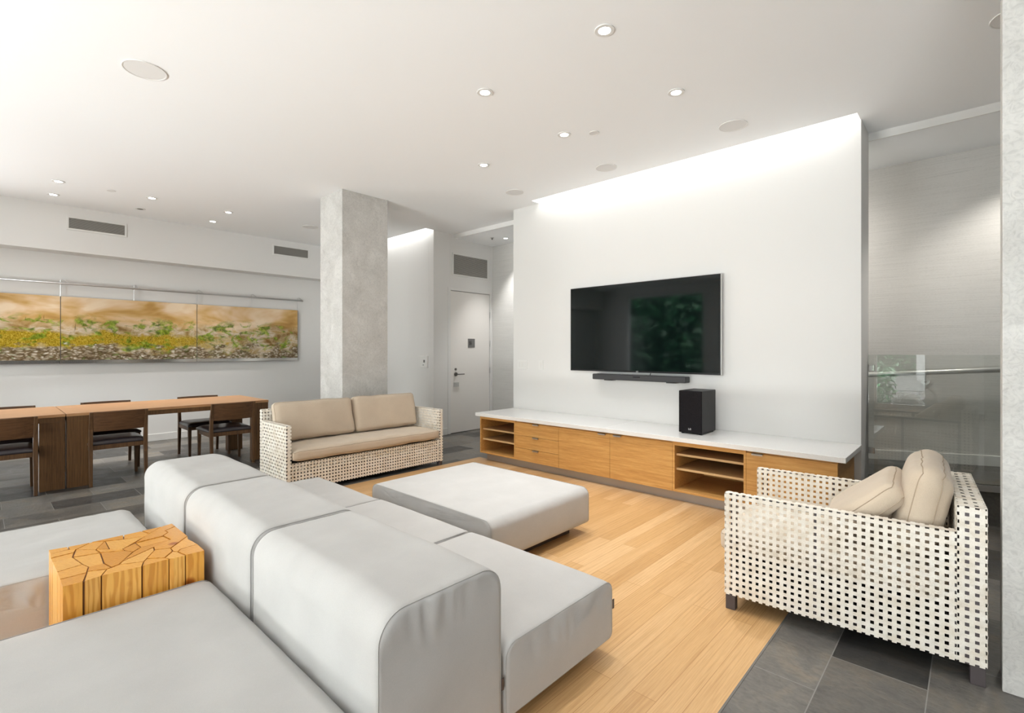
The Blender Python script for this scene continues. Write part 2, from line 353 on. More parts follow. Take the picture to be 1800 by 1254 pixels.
# ================================================================== SETTING
CZ = 3.13; LZ = 3.07; XR = 3.4; YB = -3.8; XA = -8.67
YT0, YT1 = 4.76, 5.13; XT0, XT1 = -4.395, -.654; XD = -6.0; YG = 5.97
# floor: slate around a bamboo rectangle
fl = MB(); t = -.06
for (x0, x1, y0, y1) in ((-12., -4.44, YB, YG), (-.67, XR, YB, YG), (-4.44, -.67, 4.20, YG)):
    fl.box(x0, x1, y0, y1, t, 0)
struct(fl.build('floor', M['slate']))
struct(boxo('floor', (-4.44, -.67, YB, 4.20, t, 0.0), M['bamboo_floor']))
struct(boxo('trim_1', (-.675, -.667, YB, 4.0, 0, .0018), M['ventdark']))
# ceiling with two cove slots
S1 = (-3.96, XT1 - .006, 4.61, YT0); S2 = (-7.6, XD, 4.57, 4.72)
ce = MB(); T = .12
def ceil_rect(x0, x1, y0, y1, z=CZ): ce.box(x0, x1, y0, y1, z, z + T)
ceil_rect(-12., XR, YB, 4.57)
ceil_rect(-12., S2[0], 4.57, 4.719); ceil_rect(S2[1], XR, 4.57, 4.61)
ceil_rect(S2[1], S1[0], 4.61, YT0); ceil_rect(S1[1], XR, 4.61, YT0)
ceil_rect(S2[1], XT0 - .001, YT0, YT1); ceil_rect(XT1 + .001, XR, YT0, YT1)

struct(ce.build('ceiling', M['ceiling']))
for k, s in enumerate((S1, S2)):   # the slots themselves: box above the opening
    mb = MB(); x0, x1, y0, y1 = s
    mb.box(x0 - .02, x1 + .0, y0 - .10, y1, CZ + .26, CZ + .28); mb.box(x0 - .02, x1, y0 - .10, y0 - .08, CZ + T, CZ + .26)
    mb.box(x0 - .02, x0, y0 - .08, y1, CZ + T, CZ + .26); mb.box(x1 - .02, x1, y0 - .08, y1, CZ + T, CZ + .26)
    struct(mb.build('ceiling', M['ceiling']))
struct(boxo('ceiling', (-6.1, XR, YT1, YG + .05, LZ, LZ + .1), M['ceiling']))
struct(boxo('trim_2', (XD, XR, YT1 - .012, YT1 + .004, LZ - .005, CZ), M['trim']))
# walls
struct(boxo('wall_tv', (XT0, XT1, YT0, YT1, 0, CZ + .27), M['wall'], bevel=.003))
mb = MB(); mb.box(XA - .15, XA, YB, -2.15, 0, CZ); mb.box(XA - .15, XA, -.55, 4.9, 0, CZ); mb.box(XA - .15, XA, -2.15, -.55, 0, .08); mb.box(XA - .15, XA, -2.15, -.55, 2.9, CZ)  # opening made up so the left fill lamp can shine in
struct(mb.build('wall_left', M['wall']))
struct(boxo('wall_column_side', (XA, XD - .12, 4.72, 4.86, 0, CZ + .27), M['wall'], bevel=.003))
struct(boxo('wall_soffit', (XA, -8.39, YB, 4.72, 2.555, CZ), M['wall']))
dy0, dy1, dz = 5.041, 5.926, 2.262
mb = MB(); mb.box(XD - .12, XD, 4.72, dy0, 0, CZ + .1); mb.box(XD - .12, XD, dy1, YG + .05, 0, CZ + .1); mb.box(XD - .12, XD, dy0, dy1, dz, CZ + .1)
struct(mb.build('wall_door_side', M['wall'], bevel=.002))
struct(boxo('wall_corridor', (XD - .1, XR, YG, YG + .12, 0, LZ), M['grasscloth']))
struct(boxo('wall_right', (XR, XR + .15, YB, YG + .12, 0, CZ), M['dark_wall']))
struct(boxo('column_2', (.078, .9, 2.664, 2.86, 0, CZ), M['concrete'], bevel=.003)).name = 'wall_right_column'
struct(boxo('column_1', (-5.75, -5.228, 2.815, 3.41, 0, CZ), M['concrete'], bevel=.003)).name = 'wall_centre_column'
# window wall behind the camera (seen mirrored in the screen and the guard glass)
wins = [(-7.55, -5.25, .05, 2.9), (-4.85, -1.85, .05, 2.95), (-1.69, -.73, .05, 2.95), (.35, 2.95, .05, 2.95)]
mb = MB(); xs = [XA - 3.4] + [v for a in wins for v in a[:2]] + [XR]
for i in range(0, len(xs), 2): mb.box(xs[i], xs[i + 1], YB - .15, YB, 0, CZ)
for a in wins: mb.box(a[0], a[1], YB - .15, YB, 0, a[2]); mb.box(a[0], a[1], YB - .15, YB, a[3], CZ)
struct(mb.build('wall_back', M['wall']))
for i, a in enumerate(wins):
    wn = bpy.data.objects.new('window_%d' % (i + 1), None); C.objects.link(wn); wn['kind'] = 'structure'; wn.location = ((a[0] + a[1]) / 2, YB, a[2])
    fr = MB(); q = .055; cx = wn.location.x; hx = (a[1] - a[0]) / 2; H_ = a[3] - a[2]
    fr.box(-hx, -hx + q, -.09, 0, 0, H_); fr.box(hx - q, hx, -.09, 0, 0, H_); fr.box(-hx, hx, -.09, 0, 0, q); fr.box(-hx, hx, -.09, 0, H_ - q, H_)
    if hx > 1.2: fr.box(-.03, .03, -.09, 0, 0, H_)
    fr.build('window_frame', M['winframe'], wn)
    pb = MB(); pb.box(-hx, hx, -.05, -.044, 0, H_); pb.build('window_pane', M['pane'], wn)
# baseboards
bb = .10
struct(boxo('baseboard_left', (XA, XA + .014, -.5, 4.72, 0, bb), M['trim'], bevel=.003))
struct(boxo('baseboard_column_side', (XA, XD, 4.706, 4.72, 0, bb), M['trim'], bevel=.003))
mb = MB(); mb.box(XD, XD + .014, 4.72, dy0 - .06, 0, bb)
struct(mb.build('baseboard_door_side', M['trim'], bevel=.003))
# ramp behind the guard glass, rising to the right
def rz(x): return max(0., .297 + .070 * x)
xr0, xr1 = -4.0, 1.6
mb = MB(); mb.hexa([(xr0, YT1 + .01, 0), (xr1, YT1 + .01, 0), (xr1, YG, 0), (xr0, YG, 0)], [(xr0, YT1 + .01, rz(xr0) + .002), (xr1, YT1 + .01, rz(xr1)), (xr1, YG, rz(xr1)), (xr0, YG, rz(xr0) + .002)])
struct(mb.build('floor', M['slate']))
def slant(name, x0, x1, y0, y1, zo, hh, m, parent=None):
    mb = MB(); mb.hexa([(x0, y0, rz(x0) + zo), (x1, y0, rz(x1) + zo), (x1, y1, rz(x1) + zo), (x0, y1, rz(x0) + zo)], [(x0, y0, rz(x0) + zo + hh), (x1, y0, rz(x1) + zo + hh), (x1, y1, rz(x1) + zo + hh), (x0, y1, rz(x0) + zo + hh)])
    return mb.build(name, m, parent, bevel=.002)
struct(slant('baseboard_corridor', xr0, xr1, YG - .015, YG, 0, .09, M['trim']))
# door 1 with vent, sign and lever
dr = bpy.data.objects.new('door_1', None); C.objects.link(dr); dr['kind'] = 'structure'; dr.location = (XD, (dy0 + dy1) / 2, 0)
hw = (dy1 - dy0) / 2
mb = MB(); mb.box(-.05, -.008, -hw + .018, hw - .018, .008, dz - .018); mb.build('door_panel', M['doorpaint'], dr, bevel=.002)
mb = MB(); mb.box(-.12, .006, -hw - .045, -hw + .012, 0, dz + .03); mb.box(-.12, .006, hw - .012, hw + .03, 0, dz + .03); mb.box(-.12, .006, -hw + .012, hw - .012, dz - .012, dz + .03)
mb.build('door_frame', M['trim'], dr, bevel=.002)
lv = MB(); lv.tube([(-.01, -hw + .118, .93), (.012, -hw + .118, .93)], .030, 20); lv.tube([(.0, -hw + .118, .93), (.05, -hw + .118, .93), (.055, -hw + .13, .93), (.055, -hw + .25, .93)], .009, 10)
lv.build('door_handle', M['handle'], dr, smooth=False)
lv = MB(); lv.tube([(-.01, -hw + .118, 1.01), (.006, -hw + .118, 1.01)], .018, 16); lv.build('lock_cylinder', M['handle'], dr)
for z in (.25, .97, 1.42, 1.9):
    h = MB(); h.tube([(.004, hw - .016, z - .05), (.004, hw - .016, z + .05)], .008, 8); h.build('hinge', M['steel'], dr)
boxo('door_stop', (-.135, -.125, -hw - .1, hw + .1, 0, dz + .1), M['ventdark'], dr)  # dark sheet added behind the door to block light through its gaps
boxo('paper_notice', (-.008, -.006, -hw + .08, -hw + .19, .73, .80), M['silver'], dr)
boxo('frame_slot', (-.13, .004, hw + .035, hw + .05, 0, LZ), M['trim'], dr)

sg = thing('restroom_sign', 'small grey square restroom sign with pictograms on the white door', 'sign', (XD - .008, 5.497, 1.425))
boxo('sign_plate', (0, .006, -.075, .075, -.072, .072), M['grey_plate'], sg, bevel=.001)
pg = MB()
def cyl_x(mb, y, z, r, x0=.006, x1=.008, n=16):
    vs = [(x, y + r * math.cos(2 * math.pi * k / n), z + r * math.sin(2 * math.pi * k / n)) for x in (x0, x1) for k in range(n)]
    mb.add(vs, [(k, (k + 1) % n, n + (k + 1) % n, n + k) for k in range(n)] + [tuple(n + k for k in range(n))])
for oy in (-.042, -.012):
    cyl_x(pg, oy, .034, .007)
pg.box(.006, .008, -.050, -.034, .0, .024); pg.box(.006, .008, -.048, -.043, -.034, 0); pg.box(.006, .008, -.041, -.036, -.034, 0)
pg.hexa([(.006, -.022, -.016), (.008, -.022, -.016), (.008, -.002, -.016), (.006, -.002, -.016)], [(.006, -.016, .025), (.008, -.016, .025), (.008, -.008, .025), (.006, -.008, .025)])
pg.box(.006, .008, -.017, -.013, -.034, -.016); pg.box(.006, .008, -.011, -.007, -.034, -.016)
pg.build('pictogram', M['dark_ink'], sg)

def vent(name, label, loc, wy, hz, face='x', nl=9, group=None):
    t = thing(name, label, 'vent', loc, 0, group)
    b = .022
    mb = MB(); mb.box(0, .012, -wy, -wy + b, -hz, hz); mb.box(0, .012, wy - b, wy, -hz, hz); mb.box(0, .012, -wy + b, wy - b, -hz, -hz + b); mb.box(0, .012, -wy + b, wy - b, hz - b, hz)
    mb.build('vent_frame', M['trim'], t, bevel=.0015)
    boxo('backing', (.0005, .002, -wy + b, wy - b, -hz + b, hz - b), M['ventdark'], t)
    lv = MB(); H2 = hz - b
    for i in range(nl):
        z = -H2 + (i + .5) * 2 * H2 / nl; d = H2 / nl * .80
        lv.hexa([(.003, -wy + b, z + d * .1), (.011, -wy + b, z - d), (.011, wy - b, z - d), (.003, wy - b, z + d * .1)], [(.003, -wy + b, z + d * .45), (.011, -wy + b, z - d * .65), (.011, wy - b, z - d * .65), (.003, wy - b, z + d * .45)])
    lv.build('louvers', M['louver'], t); return t
vent('wall_vent', 'white framed louvred vent above the restroom door', (XD, 5.478, 2.665), .392, .178, nl=20)
vent('wall_vent', 'long louvred vent high on the soffit left, above the moss picture', (-8.39, 1.085, 2.92), .305, .088, nl=14, group='soffit vents')
vent('wall_vent', 'louvred vent on the soffit just left of the concrete column', (-8.39, 3.60, 2.955), .305, .088, nl=14, group='soffit vents')

# ================================================================== CEILING FITTINGS
def downlight(x, y, label, on=True, z=CZ, r=.056, power=46):
    t = thing('downlight', label, 'ceiling light', (x, y, z), 0, 'recessed round downlights')
    a = MB(); a.disc((0, 0), r, -.006, 0.0, 40, r * .62); a.build('trim_ring', M['trim'], t, bevel=.001)
    a = MB(); a.disc((0, 0), r * .60, -.0035, -.0015, 32); a.build('lens', M['lamp'] if on else M['ventdark'], t)
    if on:
        l = bpy.data.lights.new('downlight_spot', 'SPOT'); l.energy = power; l.spot_size = R(76); l.spot_blend = .8; l.shadow_soft_size = .035; l.color = (1, .985, .97)
        o = bpy.data.objects.new('downlight_spot', l); C.objects.link(o); o.location = (0, 0, -.02); o.parent = t
    return t
for x, y, lb in ((-1.545, 2.44, 'large recessed downlight nearest the top edge of the photo'), (-2.535, 2.45, 'recessed downlight left of the large top one, above the low ottoman'),
                 (-1.545, 3.37, 'recessed downlight above the television right of centre'), (-2.54, 3.385, 'recessed downlight beside the small round detector'),
                 (-3.535, 3.40, 'recessed downlight farthest back in the middle ceiling, near two round speakers'),
                 (-7.24, .61, 'right one of the leftmost pair of downlights over the dining table'), (-7.89, .62, 'leftmost downlight in the photo, above the soffit vent'),
                 (-7.21, 1.435, 'downlight over the dining table next to the unlit dark one'), (-7.21, 2.27, 'downlight over the dining table closest to the column'), (-7.88, 2.28, 'downlight just above the soffit, left of the last round speaker')):
    downlight(x, y, lb)
for k, (x, y, lb) in enumerate(((-.54, 1.50, 'row nearest the sofa, right end'), (-1.54, 1.50, 'row nearest the sofa, second'), (.46, 1.5, 'beside the right column'))):
    downlight(x, y, 'recessed downlight above the camera, ' + lb, power=(18, 14, 18)[k])  # out-of-view downlights added to brighten the floor and ceiling
downlight(-7.87, 1.445, 'unlit dark downlight between the lit pairs over the dining table', on=False)
downlight(-5.39, 5.66, 'glowing downlight in the corridor ceiling left of the television wall', z=LZ, r=.05, power=60)
for x, y, z, s in ((.45, 5.45, LZ, 36), (-1.35, 5.35, LZ, 42)):
    l = bpy.data.lights.new('corridor_spot', 'SPOT'); l.energy = s; l.spot_size = R(118 if x > 0 else 160); l.spot_blend = .55 if x > 0 else 1.0; l.shadow_soft_size = .04; l.color = (1, .95, .88)  # second lamp is a hidden fill added to even out the wall
    o = bpy.data.objects.new('corridor_spot', l); C.objects.link(o); o.location = (x, y, z - .02)
def disc_thing(name, label, cat, x, y, r, group, m='speakerdisc', z=CZ):
    t = thing(name, label, cat, (x, y, z), 0, group)
    a = MB(); a.disc((0, 0), r, -.006, 0, 48, r * .93); a.build('rim', M['trim'], t, bevel=.0015)
    a = MB(); a.disc((0, 0), r * .93, -.004, 0, 48); a.build('grille', M[m], t)
for x, y, r, lb in ((-3.96, .75, .122, 'large round ceiling speaker at the upper left of the photo'), (-1.435, 4.185, .108, 'round ceiling speaker above the television, right of the three in a row'),
                    (-2.69, 4.28, .104, 'round ceiling speaker in the middle of the three near the light cove'), (-3.885, 4.23, .104, 'round ceiling speaker left end of the row by the wall top'),
                    (-7.18, 3.36, .11, 'round ceiling speaker just left of the concrete column'), (.17, 3.86, .11, 'round ceiling speaker half hidden behind the right column')):
    disc_thing('ceiling_speaker', lb, 'speaker', x, y, r, 'round ceiling speakers')
disc_thing('smoke_detector', 'small round detector on the ceiling beside a downlight', 'detector', -2.336, 3.53, .042, 'small ceiling detectors')
disc_thing('smoke_detector', 'small round detector over the dining table between downlights', 'detector', -7.22, 1.055, .042, 'small ceiling detectors')
t = thing('ceiling_sprinkler', 'tiny sprinkler in the corridor ceiling beside the glowing downlight', 'sprinkler', (-5.53, 5.5, LZ))
a = MB(); a.disc((0, 0), .03, -.006, 0, 24); a.build('collar', M['steel'], t); a = MB(); a.disc((0, 0), .012, -.03, -.006, 12); a.build('head', M['handle'], t)
t = thing('ceiling_hook', 'thin copper rod hanging from the ceiling by the right column', 'hook', (-.02, 3.35, CZ))
a = MB(); a.tube([(0, 0, 0), (.002, 0, -.05), (.006, .0, -.085)], .004, 8); a.build('rod', mat('copper', (.75, .45, .33), .4), t)

# hidden light strips in the coves
for s, n in ((S1, 'long light strip hidden in the ceiling cove above the television wall'), (S2, 'light strip in the cove above the wall right of the column')):
    x0, x1, y0, y1 = s
    o = boxo('cove_light_strip', (x0 + .05, x1 - .05, y0 - .07, y0 - .03, CZ + .125, CZ + .145), M['ledstrip']); tag(o, n, 'light strip', 'cove lights')
    area('cove_lamp', ((x0 + x1) / 2, y0 - .01, CZ + .19), (38, 0, 0), x1 - x0 - .1, .05, 0.9 * (x1 - x0), (1, .97, .93))

# ================================================================== TELEVISION WALL
tv = thing('television', 'large black flat television with silver edge on the white wall', 'television', (-2.577, 4.70, 1.545))
W2, H2 = .857, .474
mb = MB(); mb.box(-W2, W2, 0, .035, -H2, H2); mb.build('bezel', M['silver'], tv, bevel=.003)
mb = MB(); mb.box(-W2 + .003, W2 - .003, -.006, .004, -H2 + .003, H2 - .003); mb.build('border', M['black'], tv, bevel=.001)
mb = MB(); mb.box(-W2 + .012, W2 - .012, -.0075, -.004, -H2 + .02, H2 - .012); mb.build('screen', M['screen'], tv)
mb = MB(); mb.box(-.6, .6, .035, .06, -.34, .34); mb.build('wall_mount', M['black'], tv)
text_mesh('logo', 'LG', .022, .0006, M['logo'], tv, Matrix.Translation((0, -.0065, -H2 + .0115)) @ FACE_MY)
sb = thing('soundbar', 'long charcoal soundbar mounted under the television', 'soundbar', (-2.56, 4.69, 1.018))
mb = MB(); mb.box(-.53, .53, -.06, .045, -.030, .030); mb.build('body', M['soundbar'], sb, bevel=.008, seg=3)
for x in (-.36, .36):
    mb = MB(); mb.box(x - .05, x + .05, -.01, .07, -.040, -.030); mb.build('wall_bracket', M['black'], sb)
mb = MB(); mb.tube([(.12, .02, .03), (.12, .03, .045), (.122, .035, .052)], .004, 8); mb.build('cable', M['black'], sb)
boxo('display_window', (-.03, .05, -.0615, -.059, .004, .016), M['black'], sb)
sw = thing('subwoofer', 'black box subwoofer standing on the white counter', 'speaker', (-1.855, 4.48, .558))
mb = MB(); mb.box(-.105, .105, -.15, .17, .008, .385); mb.build('cabinet', M['black'], sw, bevel=.006, seg=3)
mb = MB(); mb.box(-.101, .101, -.158, -.15, .014, .381); mb.build('front_grille', M['grille'], sw, bevel=.002)
for x in (-.08, .08):
    for y in (-.12, .14): a = MB(); a.disc((x, y), .014, 0, .008, 16); a.build('foot', M['black'], sw)
text_mesh('logo', 'LG', .022, .0006, M['logo'], sw, Matrix.Translation((0, -.159, .045)) @ FACE_MY)

# console: five units + end, one worktop, one plinth
yc0, yc1 = 4.108, 4.755; zb, zt = .086, .520
ux = [-4.335, -3.765, -3.155, -2.543, -1.915, -1.312, -.700]
th = .018
def cabinet(name, x0, x1, label):
    t = thing(name, label, 'cabinet', ((x0 + x1) / 2, yc0, zb), 0, 'units of the low media console')
    return t, (x1 - x0) / 2, zt - zb, yc1 - yc0
def carcass(t, hx, H, D, front=.02, interior=False):
    mb = MB(); mb.box(-hx, -hx + th, front, D, 0, H); mb.box(hx - th, hx, front, D, 0, H); mb.box(-hx + th, hx - th, front, D, 0, th); mb.box(-hx + th, hx - th, front, D, H - th, H)
    mb.box(-hx + th, hx - th, D - .012, D, th, H - th)
    return mb.build('carcass', M['cab'], t, bevel=.001)
def pull(t, x, z, flip=1):
    mb = MB(); mb.box(x - .040, x + .040, -.018, .012, z, z + .0035); mb.box(x - .040, x + .040, -.018, -.0155, z - .012, z + .0035); return mb.build('pull', M['steel'], t)
def shelves(x0, x1, label, zs, top):
    t, hx, H, D = cabinet('open_shelf_cabinet', x0, x1, label); carcass(t, hx, H, D, 0.0)
    mb = MB(); mb.box(-hx + th, hx - th, 0, .02, H - top, H - th); mb.build('top_rail', M['cab'], t)
    for z in zs:
        mb = MB(); mb.cur = 0; mb.box(-hx + th, hx - th, .035, D - .013, z - zb - .009, z - zb + .009); s = mb.build('shelf', M['cabin'], t, bevel=.001)
        mb = MB(); mb.box(-hx + th + .001, hx - th - .001, .033, .035, z - zb - .009, z - zb + .009); mb.build('shelf_edge', M['cabedge'], s)
shelves(ux[0], ux[1], 'open three-tier shelf unit at the far left end of the console', (.247, .368), .03)
t, hx, H, D = cabinet('drawer_cabinet', ux[1], ux[2], 'drawer unit with three stacked drawers near the left of the console'); carcass(t, hx, H, D)
for k, (z0, z1) in enumerate(((.0, .135), (.138, .274), (.277, .418))):
    mb = MB(); mb.box(-hx + .0015, hx - .0015, 0, .019, z0, z1); d = mb.build('drawer', M['cab'], t, bevel=.001)
    pull(d, 0, z1 - .001)
for (a, b, side, lb) in ((2, 3, 1, 'door unit left of the counter seam, beside the drawers'), (3, 4, -1, 'door unit right of the counter seam, beside the open shelves'), (5, 6, -1, 'console door unit at the right end, behind the woven armchair')):
    t, hx, H, D = cabinet('door_cabinet', ux[a], ux[b], lb); carcass(t, hx, H, D)
    mb = MB(); mb.box(-hx + .0015, hx - .0015, 0, .019, .0, .418); d = mb.build('door', M['cab'], t, bevel=.001)
    pull(d, side * (hx - .085), .417)
shelves(ux[4], ux[5], 'wide open three-tier shelf unit right of the middle doors', (.277, .402), .035)
for k, (a, b) in enumerate(((-4.395, -2.612), (-2.611, -.650))):
    o = boxo('countertop', (a, b, 4.086, 4.757, .520, .558), M['quartz'], bevel=.002)
    tag(o, ('white stone worktop slab on the left half of the console', 'white stone worktop slab carrying the black subwoofer')[k], 'countertop', 'white worktop slabs')
o = boxo('toe_kick', (-4.27, -.76, 4.165, 4.72, 0, zb), M['steel_kick']); tag(o, 'brushed grey metal plinth recessed under the console', 'plinth')

def switch(name, x, z, n, label):
    t = thing(name, label, 'switch', (x, YT0, z)); h = .028 + .023 * (n - 1)
    boxo('cover_plate', (-h - .008, h + .008, -.006, 0, -.058, .058), M['switch'], t, bevel=.002)
    for k in range(n):
        cx = (k - (n - 1) / 2) * .046; boxo('rocker', (cx - .016, cx + .016, -.009, -.006, -.034, .034), M['trim'], t, bevel=.001)
switch('light_switch', -4.235, 1.125, 3, 'white triple switch plate at the left edge of the television wall')
switch('wall_plate', -3.93, 1.125, 1, 'single white wall plate between the triple switch and the television')
t = thing('intercom_panel', 'white square intercom box on the wall right of the column', 'intercom', (-6.215, 4.72, 1.13))
boxo('housing', (-.085, .085, -.03, 0, -.09, .09), M['switch'], t, bevel=.005); boxo('display', (.0, .04, -.032, -.03, -.01, .03), M['grey_plate'], t)
boxo('button', (-.01, .005, -.034, -.03, -.055, -.04), M['grey_plate'], t); boxo('side_cover', (-.16, -.09, -.006, 0, -.09, .09), M['trim'], t, bevel=.002)

# ================================================================== GUARD GLASS AND HANDRAIL
gx0, gx1, gy = -.652, .9, 5.10
gl = thing('glass_guard', 'clear frameless glass guard panel right of the television wall', 'glass railing', (gx0, gy, 0))
mb = MB(); mb.hexa([(0, -.006, rz(gx0) + .0), (gx1 - gx0, -.006, rz(gx1)), (gx1 - gx0, .006, rz(gx1)), (0, .006, rz(gx0))], [(0, -.006, 1.268), (gx1 - gx0, -.006, 1.268), (gx1 - gx0, .006, 1.268), (0, .006, 1.268)])
mb.build('glass_panel', M['glass'], gl)
mb = MB(); L = gx1 - gx0
mb.hexa([(0, -.014, rz(gx0) - .045), (L, -.014, rz(gx1) - .045), (L, .014, rz(gx1) - .045), (0, .014, rz(gx0) - .045)], [(0, -.014, rz(gx0)), (L, -.014, rz(gx1)), (L, .014, rz(gx1)), (0, .014, rz(gx0))])
mb.build('base_shoe', M['steel_kick'], gl)
for z in (1.158, .468):
    mb = MB(); mb.box(.002, .045, -.014, .014, z - .025, z + .025); mb.build('clamp', M['chrome'], gl, bevel=.002)
hr = thing('handrail', 'round grey handrail sloping along the textured corridor wall behind glass', 'handrail', (0, YG - .09, 0))
def hz_(x): return 1.128 + .079 * x
mb = MB(); mb.tube([(-3.2, 0, hz_(-3.2)), (1.3, 0, hz_(1.3))], .024, 16); mb.build('rail', M['silver'], hr, smooth=True)
for x in (-2.6, -1.2, -.33, .9):
    mb = MB(); mb.tube([(x, 0, hz_(x) - .02), (x, .0, hz_(x) - .07), (x, .088, hz_(x) - .09)], .008, 10); mb.tube([(x, .080, hz_(x) - .09), (x, .089, hz_(x) - .09)], .03, 20); mb.build('bracket', M['silver'], hr)

# ================================================================== MOSS PICTURE ON THE LEFT WALL
pj = [-.78, .743, 2.278, 3.812]
XP = XA + .05
for k in range(3):
    y0, y1 = pj[k] + .002, pj[k + 1] - .002
    lb = ('left panel of the moss photograph, cut off by the photo edge', 'middle panel of the moss photograph with green clumps', 'right panel of the moss photograph, ending beside the column')[k]
    t = thing('moss_picture', lb, 'picture', (XP, (y0 + y1) / 2, 1.135), 0, 'wide moss photograph in panels'); hy = (y1 - y0) / 2
    boxo('print', (-.012, 0, -hy, hy, .045, .868), M['art'], t); boxo('metal_strip', (-.012, .004, -hy, hy, 0, .045), M['chrome'], t)
    for s in (-1, 1) if k == 2 else (-1,): boxo('edge_strip', (-.014, .002, s * hy - .003, s * hy + .003, 0, .868), M['handle'], t)
    boxo('mounting_batten', (-.05, -.012, -hy + .1, hy - .1, .5, .6), M['frame'], t)
rl = thing('picture_rail', 'thin steel rail with hooks above the moss photograph', 'rail', (XA + .085, 0, 2.168))
mb = MB(); mb.tube([(0, -.9, 0), (0, 3.885, 0)], .0125, 12); mb.build('rod', M['steel'], rl, smooth=True)
for y in (.0, .743, 1.506, 2.278, 3.046, 3.80):
    mb = MB(); mb.tube([(-.025, y, -.165), (-.012, y, .045), (-.005, y + .02, .05), (.012, y + .07, .008)], .005, 8); mb.build('hanger', M['steel'], rl)
    mb = MB(); mb.tube([(-.083, y, 0), (0, y, 0)], .008, 8); mb.build('standoff', M['steel'], rl)
for k, y in enumerate((.25, 1.9, 3.0)):
    l = bpy.data.lights.new('picture_spot', 'SPOT'); l.energy = 24; l.spot_size = R(90); l.spot_blend = .9; l.shadow_soft_size = .02; l.color = (1, .86, .68)
    o = bpy.data.objects.new('picture_spot', l); C.objects.link(o); o.location = (XA + .42, y, 2.54); o.rotation_euler = (0, R(-28), 0)

# ================================================================== DINING TABLES AND CHAIRS
def table(y0, y1, label):
    t = thing('dining_table', label, 'table', (-6.75, (y0 + y1) / 2, 0), 0, 'long dining tables set end to end'); hy = (y1 - y0) / 2; X0, X1 = -.475, .475
    boxo('tabletop', (X0, X1, -hy + .001, hy - .001, .678, .705), M['tabletop'], t, bevel=.002)
    mb = MB(); mb.box(X1 - .03, X1 - .004, -hy + .004, hy - .004, .632, .678); mb.box(X0 + .004, X0 + .03, -hy + .004, hy - .004, .632, .678); mb.box(X0 + .03, X1 - .03, -hy + .004, -hy + .03, .632, .678); mb.box(X0 + .03, X1 - .03, hy - .03, hy - .004, .632, .678)
    mb.build('apron', M['tableleg'], t)
    for sx in (0, 1):
        for sy in (-1, 1):
            a = X1 - .09 if sx else X0 + .004; yy = (hy - .182, hy - .004) if sy > 0 else (-hy + .004, -hy + .182)
            boxo('leg', (a, a + .086, yy[0], yy[1], 0, .632), M['tableleg'], t, bevel=.002)
table(.582, 2.42, 'walnut dining table nearest the concrete column')
table(-1.26, .578, 'walnut dining table running out of the left edge of the photo')
def taper(mb, p0, p1, w0, w1, d0, d1):
    def ring(p, w_, d_): return [(p[0] - d_, p[1] - w_, p[2]), (p[0] + d_, p[1] - w_, p[2]), (p[0] + d_, p[1] + w_, p[2]), (p[0] - d_, p[1] + w_, p[2])]
    mb.hexa(ring(p0, w0, d0), ring(p1, w1, d1))
def chair(label):
    t = thing('dining_chair', label, 'chair')
    for s in (-1, 1):
        mb = MB(); y = s * .215
        pts = [((-.025, y, 0), .013, .015), ((.0, y, .40), .017, .021), ((-.012, y, .55), .016, .017), ((-.05, y, .715), .012, .012)]
        for (a, b) in zip(pts, pts[1:]): taper(mb, a[0], b[0], a[1], b[1], a[2], b[2])
        mb.build('rear_leg', M['chairwood'], t, bevel=.003, merge=True)
        mb = MB(); taper(mb, (.435, y, 0), (.43, y, .385), .012, .018, .012, .02); mb.build('front_leg', M['chairwood'], t, bevel=.003)
    mb = MB(); mb.box(.0, .45, -.20, -.225, .34, .39); mb.box(.0, .45, .20, .225, .34, .39); mb.box(.42, .445, -.2, .2, .345, .39); mb.box(.0, .025, -.2, .2, .345, .39); mb.build('seat_rail', M['chairwood'], t, bevel=.002)
    # leather pad
    mb = MB(); n = 14; vs = []; fs = []
    for sgn in (1, -1):
        for i in range(n + 1):
            for j in range(n + 1):
                u = -1 + 2 * i / n; v = -1 + 2 * j / n; e = max(0, 1 - abs(u) ** 6) * max(0, 1 - abs(v) ** 6)
                vs.append((.235 + u * .235, v * (.225 + .012 * (u + 1) / 2), .395 + (.012 + .028 * e ** .5 if sgn > 0 else -.008)))
    m_ = (n + 1) * (n + 1)
    for i in range(n):
        for j in range(n):
            a = i * (n + 1) + j; fs.append((a, a + n + 1, a + n + 2, a + 1)); fs.append((m_ + a, m_ + a + 1, m_ + a + n + 2, m_ + a + n + 1))
    for i in range(n):
        for (a, b) in ((i, i + 1), (n * (n + 1) + i, n * (n + 1) + i + 1), (i * (n + 1), (i + 1) * (n + 1)), (i * (n + 1) + n, (i + 1) * (n + 1) + n)): fs.append((a, b, m_ + b, m_ + a))
    mb.add(vs, fs); mb.build('seat', M['leather'], t, smooth=True)
    # curved back board
    mb = MB(); n = 14
    vs = []
    for k in range(n + 1):
        y = -.203 + .406 * k / n; c = -.030 * (1 - (y / .21) ** 2)
        for (z, lean) in ((.525, -.010), (.715, -.05)):
            vs += [(lean + c - .007, y, z), (lean + c + .007, y, z)]
    fs = []
    for k in range(n):
        a = 4 * k; b = a + 4
        fs += [(a, b, b + 2, a + 2), (a + 1, a + 3, b + 3, b + 1), (a, a + 1, b + 1, b), (a + 2, b + 2, b + 3, a + 3)]
    fs += [(0, 2, 3, 1), (4 * n, 4 * n + 1, 4 * n + 3, 4 * n + 2)]
    mb.add(vs, fs); mb.build('backrest', M['chairback'], t, bevel=.002)
    return t
c0 = chair('dark wooden chair with its back to the camera at the left photo edge')
G = 'dark wooden dining chairs with leather seats'
first = True
